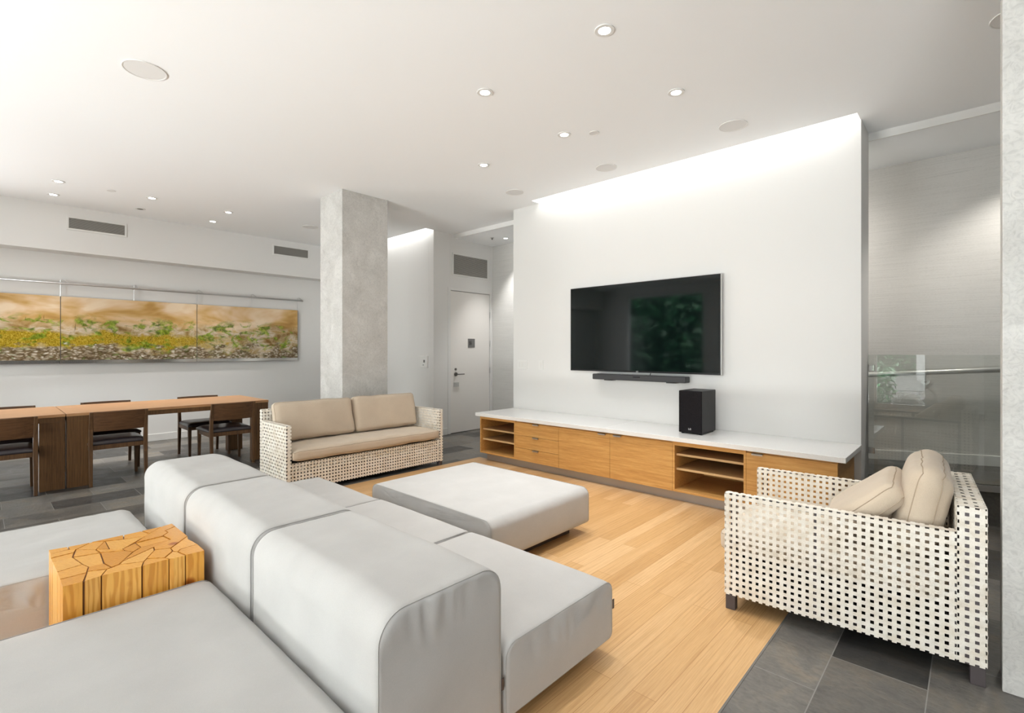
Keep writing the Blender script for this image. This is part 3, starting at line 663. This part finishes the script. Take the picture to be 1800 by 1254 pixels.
for (x, y, a, lb) in ((-6.19, .152, 180, 'dark wooden chair with its back to the room at the left photo edge'), (-6.185, .962, 180, 'dark wooden chair seen from behind, right of the double table legs'), (-6.175, 1.985, 180, 'dark wooden chair seen from behind at the table end near the woven loveseat'),
                      (-7.32, 1.96, 0, 'chair on the wall side of the table, its legs visible under the table'), (-7.32, 1.03, 0, 'chair on the wall side showing only its back edge over the table middle'), (-7.32, .21, 0, 'chair on the wall side showing its back edge at the left photo edge')):
    c = c0 if first else copy_tree(c0); first = False
    c.location = (x, y, 0); c.rotation_euler = (0, 0, R(a)); c['label'] = lb; c['group'] = G

# ================================================================== UPHOLSTERED MODULES
def soft_block(name, part, label, x0, x1, y0, y1, z0, z1, rad=.06, axis='x', seed=0, crown=.008, wr=.004, group=None, legs=True, cat='sofa', rotz=0., tagpos=None, matn='sofa', seamn='seam', dip=0., parent=None):
    """rounded-rectangle profile run along one axis, closed by flat end panels with a piped seam"""
    cx, cy = (x0 + x1) / 2, (y0 + y1) / 2
    t = None if parent else thing(name, label, cat, (cx, cy, 0), rotz, group)
    off = (cx - parent.location.x, cy - parent.location.y, 0) if parent else (0, 0, 0)
    Lh, Dh = ((x1 - x0) / 2, (y1 - y0) / 2) if axis == 'x' else ((y1 - y0) / 2, (x1 - x0) / 2)
    zm, Hh = (z0 + z1) / 2, (z1 - z0) / 2; rb = .025
    prof = []
    def arc(cu, cz, r, a0, a1, n=8):
        for k in range(n + 1):
            a = R(a0 + (a1 - a0) * k / n); prof.append((cu + r * math.cos(a), cz + r * math.sin(a)))
    def line(a, b, n):
        for k in range(1, n): prof.append((a[0] + (b[0] - a[0]) * k / n, a[1] + (b[1] - a[1]) * k / n))
    arc(Dh - rb, -Hh + rb, rb, -90, 0, 4); line((Dh, -Hh + rb), (Dh, Hh - rad), 10); arc(Dh - rad, Hh - rad, rad, 0, 90, 8); line((Dh - rad, Hh), (-Dh + rad, Hh), 20)
    arc(-Dh + rad, Hh - rad, rad, 90, 180, 8); line((-Dh, Hh - rad), (-Dh, -Hh + rb), 10); arc(-Dh + rb, -Hh + rb, rb, 180, 270, 4)
    n = len(prof); ns = 44; re = .010
    def P(s, u, z):
        # s along the run, u across, z height
        fs = 1 - abs(s / Lh) ** 4; fu = max(0, 1 - abs(u / Dh) ** 4); up = max(0, z / Hh)
        q = Vector((s * 3.1 + seed * 7.3, u * 3.1, z * 3.1))
        d = noise.noise(q * 1.6) * wr * 1.2 + noise.noise(q * 5.0) * wr * .35
        dz = (crown * fs * fu + d * fs * fu - dip * fs * fu * (.5 + .5 * noise.noise(q))) * (1 if z > 0 else .3) * up
        side = 1 if abs(z) < Hh * .8 else .4
        du = (crown * .8 * fs * (1 - (z / Hh) ** 2) + noise.noise(q * 2.2 + Vector((9, 1, 3))) * wr * fs * side) * (1 if u > 0 else -1) * (1 if abs(u) > Dh * .93 else 0)
        # puckers at the seams
        e = Lh - abs(s)
        if e < .12:
            pk = math.exp(-e / .03) * noise.noise(Vector((u * 26 + seed, z * 26, 3.3))) * wr * .9 * min(1, e / .01)
            dz += pk * (1 if z > Hh * .7 else 0); du += pk * (1 if abs(u) > Dh * .93 else 0)
        return (s, u + du, zm + z + dz)
    vs = []; ss = []
    for k in range(ns + 1):
        a = -1 + 2 * k / ns; ss.append(math.copysign(abs(a) ** .8, a) * (Lh - re * 0))
    for s in ss:
        ins = 0. if abs(s) < Lh - 1e-6 else .004
        for (u, z) in prof:
            f = 1 - ins / max(Dh, .01); g = 1 - ins / max(Hh, .01); vs.append(P(s, u * f, z * g))
    fs = []
    for k in range(ns):
        for i in range(n): fs.append((k * n + i, k * n + (i + 1) % n, (k + 1) * n + (i + 1) % n, (k + 1) * n + i))
    # end panels as concentric rings
    def cap(sgn):
        base = 0 if sgn < 0 else ns * n; prev = [base + i for i in range(n)]
        for r_ in range(1, 15):
            f = 1 - r_ / 15; cur = []
            for (u, z) in prof:
                uu, zz = u * f, z * f; d0 = min(Dh - abs(uu), Hh - abs(zz))
                dd = .010 * (1 - (uu / Dh) ** 2) * (1 - (zz / Hh) ** 2)
                dt = Hh - zz; env = math.exp(-((dt - .05) / .055) ** 2) * max(0, 1 - (abs(uu / Dh) / .95) ** 6)
                fold = noise.noise(Vector((uu * 34 + zz * 3 + seed * 3.1, zz * 3.0, seed + 1.7))); dd += fold * wr * 2.2 * env
                de = Dh - abs(uu); env2 = math.exp(-((de - .03) / .03) ** 2); dd += noise.noise(Vector((uu * 4, zz * 26, seed + 5.))) * wr * 1.1 * env2
                dd += noise.noise(Vector((uu * 5, zz * 5, seed + 8.))) * wr * .8
                dd *= min(1, d0 / .02)
                vs.append((sgn * (Lh + dd), uu, zm + zz)); cur.append(len(vs) - 1)
            for i in range(n): fs.append((prev[i], prev[(i + 1) % n], cur[(i + 1) % n], cur[i]))
            prev = cur
        vs.append((sgn * (Lh + .010), 0, zm)); c = len(vs) - 1
        for i in range(n): fs.append((prev[i], prev[(i + 1) % n], c))
    cap(-1); cap(1)
    sw_ = (lambda p: p) if axis == 'x' else (lambda p: (p[1], p[0], p[2]))
    mb = MB(); mb.add([sw_(v) for v in vs], fs); body = mb.build(part, M[matn], parent or t, smooth=True); body.location = off; sub = body
    for sgn in (-1, 1):
        mb = MB(); f = lambda q: 1 - .002 / q
        mb.tube([sw_(P(sgn * (Lh - .0015), u * f(Dh), z * f(Hh))) for (u, z) in prof], .0016, 6, closed=True); mb.build('seam_piping', M[seamn], sub, smooth=True)
    if legs:
        a, b = Lh - .10, Dh - .10
        mb = MB(); q = (-a, a, -b, b) if axis == 'x' else (-b, b, -a, a); mb.box(q[0], q[1], q[2], q[3], .0, z0 + .012); mb.build('plinth', M['frame'], sub)
    return sub
def care_tag(t, x, y, z, ax='x'):
    mb = MB(); mb.box(x - .002, x + .014, y - .001, y + .001, z - .02, z + .02) if ax == 'x' else mb.box(x - .001, x + .001, y - .002, y + .010, z - .02, z + .02); return mb.build('care_tag', M['frame'], t)
GS = 'modules of the grey sectional sofa'
bz = .602; bx = [-1.13, -2.02, -2.91, -3.80]
for k, lb in enumerate(('nearest module of the grey sectional, with wrinkled end panels over the bamboo floor', 'middle module of the grey sectional, between the block table and the ottoman', 'farthest module of the grey sectional, in front of the woven loveseat')):
    md = thing('sofa_module', lb, 'sofa', ((bx[k] + bx[k + 1]) / 2, 1.29, 0), 0, GS)
    b_ = soft_block('', 'backrest', '', bx[k + 1] + .0115, bx[k] - .0115, .715, 1.178, .035, bz, rad=.085, seed=k + 1, wr=.0065, crown=.012, parent=md)
    s_ = soft_block('', 'seat', '', bx[k + 1] + .0115, bx[k] - .0115, 1.200, 1.865, .07, (.318, .315, .308)[k], rad=.05, seed=k + 11, wr=.006 if k < 2 else .012, crown=.010, parent=md)
    if k == 0: care_tag(b_, .435, .232, .20, 'y'); care_tag(s_, .435, .333, .21, 'y')
gl_ = 'low grey seat blocks beside the block table'
for args, kw in ((('lounge_pouf', 'upholstery', 'wide pale grey seat block filling the bottom left foreground', -2.415, -1.14, -.26, .700, .07, .322), dict(rad=.05, seed=21, wr=.005, crown=.012)),
                 (('lounge_pouf', 'upholstery', 'grey seat block behind the wooden block table at the left edge', -3.84, -2.950, -.30, .668, .07, .325), dict(rad=.07, seed=25, wr=.010, crown=.006, dip=.014))):
    soft_block(*args, group=gl_, cat='pouf', **kw)
soft_block('ottoman', 'upholstery', 'large low square grey ottoman in the middle of the room', -3.27, -2.02, 2.00, 2.985, .07, .322, rad=.055, axis='y', seed=31, wr=.005, crown=.010, cat='ottoman')

# ================================================================== WOODEN BLOCK TABLE
polys = [[(137, 378), (330, 345), (348, 372), (155, 420)], [(330, 345), (560, 300), (415, 372), (348, 372)], [(155, 420), (348, 374), (415, 372), (395, 402), (160, 460)], [(160, 460), (395, 402), (380, 450), (175, 500)],
 [(175, 500), (380, 450), (480, 520), (222, 597)], [(222, 597), (480, 520), (540, 545), (520, 600), (250, 668)], [(250, 668), (520, 600), (510, 630), (485, 690), (275, 742)],
 [(540, 545), (690, 510), (765, 550), (720, 565), (522, 590)], [(522, 590), (720, 565), (662, 632), (490, 688), (510, 630)], [(415, 372), (610, 375), (655, 405), (380, 450)], [(380, 450), (655, 405), (690, 510), (540, 545), (480, 520)],
 [(560, 300), (700, 290), (610, 375), (415, 372)], [(560, 300), (885, 228), (885, 270), (700, 290)], [(700, 292), (745, 372), (610, 375)], [(700, 292), (885, 270), (1100, 240), (870, 370), (745, 372)],
 [(885, 228), (1060, 190), (1140, 215), (1100, 240), (885, 270)], [(1060, 190), (1270, 145), (1140, 215)], [(610, 375), (745, 372), (870, 370), (900, 385), (655, 405)], [(655, 405), (900, 385), (980, 395), (840, 520), (765, 550), (690, 510)],
 [(870, 370), (1000, 310), (1055, 350), (980, 395), (900, 385)], [(1000, 310), (1100, 240), (1140, 215), (1270, 145), (1365, 118), (1400, 145), (1295, 190), (1325, 205), (1275, 240)], [(1000, 310), (1275, 240), (1350, 275), (1055, 350)],
 [(1295, 190), (1400, 145), (1520, 240), (1350, 360), (1190, 380), (1180, 350), (1350, 275), (1275, 240), (1325, 205)], [(1055, 350), (1350, 275), (1180, 350), (870, 490), (840, 520), (980, 395)], [(840, 520), (870, 490), (1180, 350), (1190, 380), (1085, 490)],
 [(765, 550), (840, 520), (1085, 490), (1066, 538), (662, 632), (720, 565)], [(1085, 490), (1110, 465), (1290, 455), (1340, 465), (1066, 538)], [(1110, 465), (1190, 380), (1350, 362), (1370, 390), (1290, 455)],
 [(1290, 455), (1370, 390), (1420, 395), (1500, 430), (1380, 460), (1340, 465)], [(1350, 362), (1520, 240), (1525, 268), (1620, 320), (1450, 370), (1420, 395), (1370, 390)], [(1420, 395), (1450, 370), (1620, 320), (1690, 385), (1500, 430)]]
# plan outlines measured on the photo, laid out on the table's top plane (height .44 m)
yaw = R(42.87); ZT = .44
def plan(p):
    u = 60 + p[0] * .17778; v = 900 + p[1] * .17778; f = 875.5; a = (u - 900) / f; b = (617 - v) / f
    d = (-math.sin(yaw) + math.cos(yaw) * a, math.cos(yaw) + math.sin(yaw) * a); k = (ZT - 1.3) / b; return (d[0] * k, d[1] * k)
wt = thing('wooden_block_table', 'chunky honey pine block table of fitted timbers between grey seats', 'side table', (-2.68, .45, 0))
outl = [(137, 378), (330, 345), (560, 300), (885, 228), (1060, 190), (1270, 145), (1365, 118), (1400, 125), (1520, 240), (1525, 268), (1620, 320), (1690, 385), (1500, 430), (1340, 465), (1066, 538), (662, 632), (485, 690), (275, 742), (222, 597), (175, 500)]
q = [Vector(plan(p)) for p in outl]; c = sum(q, Vector((0, 0))) / len(q); mb = MB(); m_ = len(q); q = [c + (p - c) * .965 - Vector((-2.68, .45)) for p in q]
mb.add([(p.x, p.y, .004) for p in q] + [(p.x, p.y, ZT - .006) for p in q], [tuple(range(m_)), tuple(m_ + k for k in range(m_))] + [(k, (k + 1) % m_, m_ + (k + 1) % m_, m_ + k) for k in range(m_)]); mb.build('glued_core', mat('dark_pine_core', (.16, .06, .012), .6), wt)
for i, pl in enumerate(polys):
    q = [Vector(plan(p)) for p in pl]; c = sum(q, Vector((0, 0))) / len(q); out = []
    m_ = len(q)
    area2 = sum(q[k].x * q[(k + 1) % m_].y - q[(k + 1) % m_].x * q[k].y for k in range(m_)); sg_ = 1 if area2 > 0 else -1
    for k in range(m_):
        p0, p1, p2 = q[k - 1], q[k], q[(k + 1) % m_]; e1 = (p1 - p0).normalized(); e2 = (p2 - p1).normalized()
        n1 = Vector((-e1.y, e1.x)) * sg_; n2 = Vector((-e2.y, e2.x)) * sg_; b_ = (n1 + n2)
        b_ = b_.normalized() / max(.45, b_.normalized().dot(n1)) if b_.length > .1 else n1
        out.append(p1 + b_ * .0024)
    z = ZT + random.uniform(-.0015, .0015); off = Vector((-2.68, .45))
    mb = MB(); mb.add([(p.x - off.x, p.y - off.y, 0.) for p in out] + [(p.x - off.x, p.y - off.y, z) for p in out], [tuple(range(m_)), tuple(m_ + k for k in range(m_))] + [(k, (k + 1) % m_, m_ + (k + 1) % m_, m_ + k) for k in range(m_)])
    mb.build('timber', M['pine'], wt)

# ================================================================== WOVEN SEATING
def weave(mb, O, A, B, nu, nv, nrm, sw=.55, amp=.0013, th_=.0009, skip=None):
    """basket weave on the rectangle O, O+A, O+B; nu by nv cells"""
    O, A, B, nrm = Vector(O), Vector(A), Vector(B), Vector(nrm).normalized()
    du, dv = A / nu, B / nv
    def strip(start, step, half, m_, phase):
        vs = []; fs = []
        for k in range(m_ + 1):
            off = amp * (1 if (k + phase) % 2 == 0 else -1) if 0 < k < m_ else 0
            p = start + step * k + nrm * off
            vs += [p - half + nrm * th_, p + half + nrm * th_, p + half - nrm * th_, p - half - nrm * th_]
        for k in range(m_):
            a = 4 * k; b = a + 4; fs += [(a, a + 1, b + 1, b), (a + 2, a + 3, b + 3, b + 2), (a + 1, a + 2, b + 2, b + 1), (a + 3, a, b, b + 3)]
        mb.add(vs, fs)
    for i in range(nu): strip(O + du * (i + .5), dv, du * sw / 2, nv, i)
    for j in range(nv): strip(O + dv * (j + .5), du, dv * sw / 2, nu, j + 1)
def rim(mb, a, b, r=.008): mb.tube([a, b], r, 8)
def woven_wall(t, name, x0, x1, y0, y1, z0, z1, pitch=.0305, extra=(), sheet=0, double=False):
    """woven slab, axis aligned in the thing's own space; one sheet (sheet -1 / 0 / 1: low, middle, high side) with wrapped ends and top"""
    mb = MB(); nx = max(1, round((x1 - x0) / pitch)); ny = max(1, round((y1 - y0) / pitch)); nz_ = max(1, round((z1 - z0) / pitch))
    X, Y, Z = (x1 - x0, 0, 0), (0, y1 - y0, 0), (0, 0, z1 - z0); long_x = (x1 - x0) > (y1 - y0)
    if long_x:
        for y in ((y0, y1) if double else ((y0, (y0 + y1) / 2, y1)[sheet + 1],)): weave(mb, (x0, y, z0), X, Z, nx, nz_, (0, -1, 0))
        weave(mb, (x0, y0, z0), Y, Z, ny, nz_, (-1, 0, 0)); weave(mb, (x1, y0, z0), Y, Z, ny, nz_, (1, 0, 0))
    else:
        for x in ((x0, x1) if double else ((x0, (x0 + x1) / 2, x1)[sheet + 1],)): weave(mb, (x, y0, z0), Y, Z, ny, nz_, (1, 0, 0))
        weave(mb, (x0, y0, z0), X, Z, nx, nz_, (0, -1, 0)); weave(mb, (x0, y1, z0), X, Z, nx, nz_, (0, 1, 0))
    weave(mb, (x0, y0, z1), X, Y, nx, ny, (0, 0, 1))
    o = mb.build(name, M['straw'], t, fix=False)
    fr = MB(); q = .007
    if long_x:
        for x in [x0 + .040, x1 - .012] + list(extra): fr.box(x - .012, x + .012, y0 + q, y1 - q, z0, z1 - q)
        for z in (z0 + .012, z1 - .018): fr.box(x0 + q, x1 - q, y0 + q, y1 - q, z - .009, z + .009)
    else:
        for y in [y0 + .012, y1 - .012] + list(extra): fr.box(x0 + q, x1 - q, y - .011, y + .011, z0, z1 - q)
        for z in (z0 + .012, z1 - .018): fr.box(x0 + q, x1 - q, y0 + q, y1 - q, z - .009, z + .009)
    fr.build('inner_frame', M['frame'], o)
    return o
def woven_seat(name, label, cat, loc, rz_, L, W, za, zbk, tb, seat_front=.27, z0=.075, ta=.045, extra=(), extrab=(), side=-1):
    """x runs from the open front (0) to the back (L); y across (0..W)"""
    t = thing(name, label, cat, loc, rz_)
    woven_wall(t, 'armrest', 0, L - tb, 0, ta, z0, za, extra=extra, sheet=side)
    woven_wall(t, 'armrest', 0, L - tb, W - ta, W, z0, za, extra=extra, sheet=side)
    woven_wall(t, 'backrest', L - tb, L, 0, W, z0, zbk, extra=extrab, double=True)
    woven_wall(t, 'front_panel', .015, .05, ta + .003, W - ta - .003, z0, seat_front, sheet=-1)
    mb = MB(); mb.box(.055, L - tb - .006, ta + .006, W - ta - .006, seat_front - .03, seat_front - .008); mb.box(.055, L - tb - .006, ta + .006, W - ta - .006, z0 + .02, z0 + .03); mb.build('seat_deck', M['deck'], t)
    for x in (.004, L - .05):
        for y in (.004, W - .048): boxo('foot', (x, x + .045, y, y + .044, 0, z0 + .004), M['frame'], t, bevel=.002)
    return t
def cushion(name, label, cat, w_, d_, h_, mat_local, owner=None, group=None, seed=0, wr=.008, box=True, pinch=.25, sag=0., rr=.30):
    """boxed cushion: w_ (x) by d_ (y) by h_ (z), centre at origin, placed with a matrix"""
    t = None
    if owner is None: t = thing(name, label, cat, (0, 0, 0), 0, group); t.matrix_world = mat_local
    n = 30; vs = []; fs = []; idx = {}
    nx, ny, nz_ = n, n, 8
    def add(i, j, k):
        key = (i, j, k)
        if key in idx: return idx[key]
        u, v, w2 = -1 + 2 * i / nx, -1 + 2 * j / ny, -1 + 2 * k / nz_
        # round the box
        r = rr * h_; hx, hy, hz = w_ / 2, d_ / 2, h_ / 2
        p = Vector((u * hx, v * hy, w2 * hz)); c = Vector((max(-hx + r, min(hx - r, p.x)), max(-hy + r, min(hy - r, p.y)), max(-hz + r, min(hz - r, p.z))))
        d = p - c
        if d.length > 1e-6: p = c + d.normalized() * min(r, d.length)
        e = (1 - abs(u) ** 2.5) * (1 - abs(v) ** 2.5); q = Vector((p.x * 4 + seed * 5.1, p.y * 4, p.z * 4))
        p.z *= (1 - pinch) + pinch * 1.25 * max(0, e) ** .5
        p.z += noise.noise(q * 1.4) * wr * .7 + noise.noise(Vector((q.x * 1.1, q.y * 4.2, q.z))) * wr * .45 * (1 - e) - sag * e
        p.x += noise.noise(q * 1.3 + Vector((4, 4, 4))) * wr * .8; p.y += noise.noise(q * 1.3 + Vector((14, 4, 4))) * wr * .8
        vs.append(p); idx[key] = len(vs) - 1; return idx[key]
    for i in range(nx):
        for j in range(ny):
            fs.append((add(i, j, nz_), add(i + 1, j, nz_), add(i + 1, j + 1, nz_), add(i, j + 1, nz_))); fs.append((add(i, j, 0), add(i, j + 1, 0), add(i + 1, j + 1, 0), add(i + 1, j, 0)))
    for k in range(nz_):
        for i in range(nx): fs.append((add(i, 0, k), add(i + 1, 0, k), add(i + 1, 0, k + 1), add(i, 0, k + 1))); fs.append((add(i, ny, k), add(i, ny, k + 1), add(i + 1, ny, k + 1), add(i + 1, ny, k)))
        for j in range(ny): fs.append((add(0, j, k), add(0, j, k + 1), add(0, j + 1, k + 1), add(0, j + 1, k))); fs.append((add(nx, j, k), add(nx, j + 1, k), add(nx, j + 1, k + 1), add(nx, j, k + 1)))
    mb = MB(); mb.add(vs, fs); o = mb.build('cover' if owner is None else name, M['beige'], t if owner is None else owner, smooth=True)
    if owner is not None: o.matrix_local = mat_local; t = o
    for kk in ((1, nz_ - 1) if box else (nz_ // 2,)):
        ring = [vs[idx[(i, 0, kk)]] for i in range(nx + 1)] + [vs[idx[(nx, j, kk)]] for j in range(1, ny + 1)] + [vs[idx[(i, ny, kk)]] for i in range(nx - 1, -1, -1)] + [vs[idx[(0, j, kk)]] for j in range(ny - 1, 0, -1)]
        mb = MB(); mb.tube(ring, .0022, 6, closed=True); mb.build('piping', M['beige_seam'], t, smooth=True)
    return t
# loveseat: open front faces +X, so its x axis is turned to -X
lv_ = woven_seat('woven_loveseat', 'cream woven strap loveseat in front of the concrete column', 'sofa', (-4.45, 3.632, 0), R(180), .60, 1.765, .632, .735, .05, seat_front=.285, z0=.045, extra=(), extrab=(.44, .88, 1.32), side=1)
def T(x, y, z): return Matrix.Translation((x, y, z))
cushion('seat_cushion', None, None, .57, 1.655, .125, T(.265, .883, .358), lv_, seed=3, wr=.010)
for (y, dy_, lb, sd) in ((2.330, .81, 'left beige cushion leaning on the back of the woven loveseat', 5), (3.145, .79, 'right beige cushion on the woven loveseat, in front of the bright wall', 6)):
    cushion('cushion', lb, 'cushion', .375, dy_, .135, T(-4.880, y, .617) @ Matrix.Rotation(R(-103), 4, 'Y'), None, 'beige cushions of the woven loveseat', seed=sd, wr=.012, pinch=.35)
# armchair at right
AR = R(4.0); aloc = Vector((-.925, 2.575, 0))
ac_ = woven_seat('woven_armchair', 'deep cream woven strap armchair at the right beside the column', 'armchair', aloc, AR, .965, .72, .583, .690, .088, seat_front=.25, z0=.075, extra=(.40,), extrab=(.36,))
AM = T(*aloc) @ Matrix.Rotation(AR, 4, 'Z')
GA = 'beige cushions of the woven armchair'
cushion('seat_cushion', None, None, .90, .615, .14, T(.405, .36, .316), ac_, seed=8, wr=.006)
cushion('cushion', 'taller beige cushion standing against the woven armchair back', 'cushion', .40, .58, .165, AM @ T(.768, .36, .612) @ Matrix.Rotation(R(-77), 4, 'Y'), None, GA, seed=9, wr=.014, rr=.46)
cushion('cushion', 'lower beige cushion slumped forward in the woven armchair', 'cushion', .38, .56, .125, AM @ T(.560, .36, .563) @ Matrix.Rotation(R(-42), 4, 'Y'), None, GA, seed=12, wr=.016, rr=.40)

# ================================================================== GARDEN BEYOND THE WINDOWS (mirrored in screen and guard)
gd = boxo('garden_ground', (-16, 8, -10.5, YB - .16, -.12, -.02), M['gravel']); gd['kind'] = 'structure'; gd.name = 'floor'
bd = boxo('garden_paving', (-20, 12, -34, -10.5, -.12, .0), M['paving']); bd['kind'] = 'structure'; bd.name = 'floor'
def leaves(name, label, x0, x1, y0, y1, z0, z1, n, s, shape=None, core=None):
    rng = random.Random(len(label)); mb = MB()
    for _ in range(n):
        for _t in range(20):
            p = Vector((rng.uniform(x0, x1), rng.uniform(y0, y1), rng.uniform(z0, z1)))
            if shape is None or shape(p): break
        a = Vector((rng.gauss(0, 1), rng.gauss(0, 1), rng.gauss(0, .6))).normalized() * s * rng.uniform(.6, 1.2); b = a.orthogonal().normalized() * s * .3
        b.rotate(Matrix.Rotation(rng.uniform(0, 6), 3, a))
        mb.add([p - a, p + b + a * .2, p + a, p - b], [(0, 1, 2, 3)])
    o = mb.build(name, M['leaf'], fix=False); tag(o, label, 'plant')
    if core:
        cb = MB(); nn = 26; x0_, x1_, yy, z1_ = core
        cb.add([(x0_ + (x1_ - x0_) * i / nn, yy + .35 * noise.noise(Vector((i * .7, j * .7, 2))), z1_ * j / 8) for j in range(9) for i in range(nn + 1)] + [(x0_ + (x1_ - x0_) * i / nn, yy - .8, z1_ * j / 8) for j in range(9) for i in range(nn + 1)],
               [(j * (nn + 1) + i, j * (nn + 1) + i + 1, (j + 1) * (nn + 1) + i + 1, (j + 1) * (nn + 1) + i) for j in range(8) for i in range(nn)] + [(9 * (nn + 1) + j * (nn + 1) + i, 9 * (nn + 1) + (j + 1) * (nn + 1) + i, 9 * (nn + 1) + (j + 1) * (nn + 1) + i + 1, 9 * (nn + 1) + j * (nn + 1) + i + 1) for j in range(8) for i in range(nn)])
        cb.build('inner_growth', M['innerleaf'], o)  # dark sheet added behind the leaves to block bright sky between them
    return o
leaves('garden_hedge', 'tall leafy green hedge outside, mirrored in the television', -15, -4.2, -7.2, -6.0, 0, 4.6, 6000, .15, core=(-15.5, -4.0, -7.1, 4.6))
leaves('garden_shrub', 'low leafy shrub outside, mirrored in the guard glass', -2.6, -1.5, -6.2, -5.3, 0, .85, 900, .10)
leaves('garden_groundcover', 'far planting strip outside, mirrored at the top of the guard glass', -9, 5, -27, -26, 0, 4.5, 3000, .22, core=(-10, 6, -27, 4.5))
t = boxo('garden_post', (-1.86, -1.45, -18.2, -17.8, 0, 3.6), M['whitepost']); tag(t, 'white masonry post outside, mirrored bright in the guard glass', 'post')
rng = random.Random(4)
for k, (x, y, r_) in enumerate(((-1.15, -4.9, .30), (-.75, -5.6, .20), (-.6, -6.3, .26))):
    bm = bmesh.new(); bmesh.ops.create_icosphere(bm, subdivisions=3, radius=r_)
    for v in bm.verts: v.co *= 1 + .35 * noise.noise(v.co * 4 + Vector((k * 5, 0, 0))); v.co.z *= .65
    me = bpy.data.meshes.new('boulder'); bm.to_mesh(me); bm.free(); me.materials.append(M['rock']); o = bpy.data.objects.new('boulder', me); C.objects.link(o); o.location = (x, y, r_ * .35)
    tag(o, ('largest grey boulder on the gravel outside by the shrub', 'small grey boulder on the gravel right of the largest', 'grey boulder on the gravel farthest from the window')[k], 'rock', 'garden boulders')
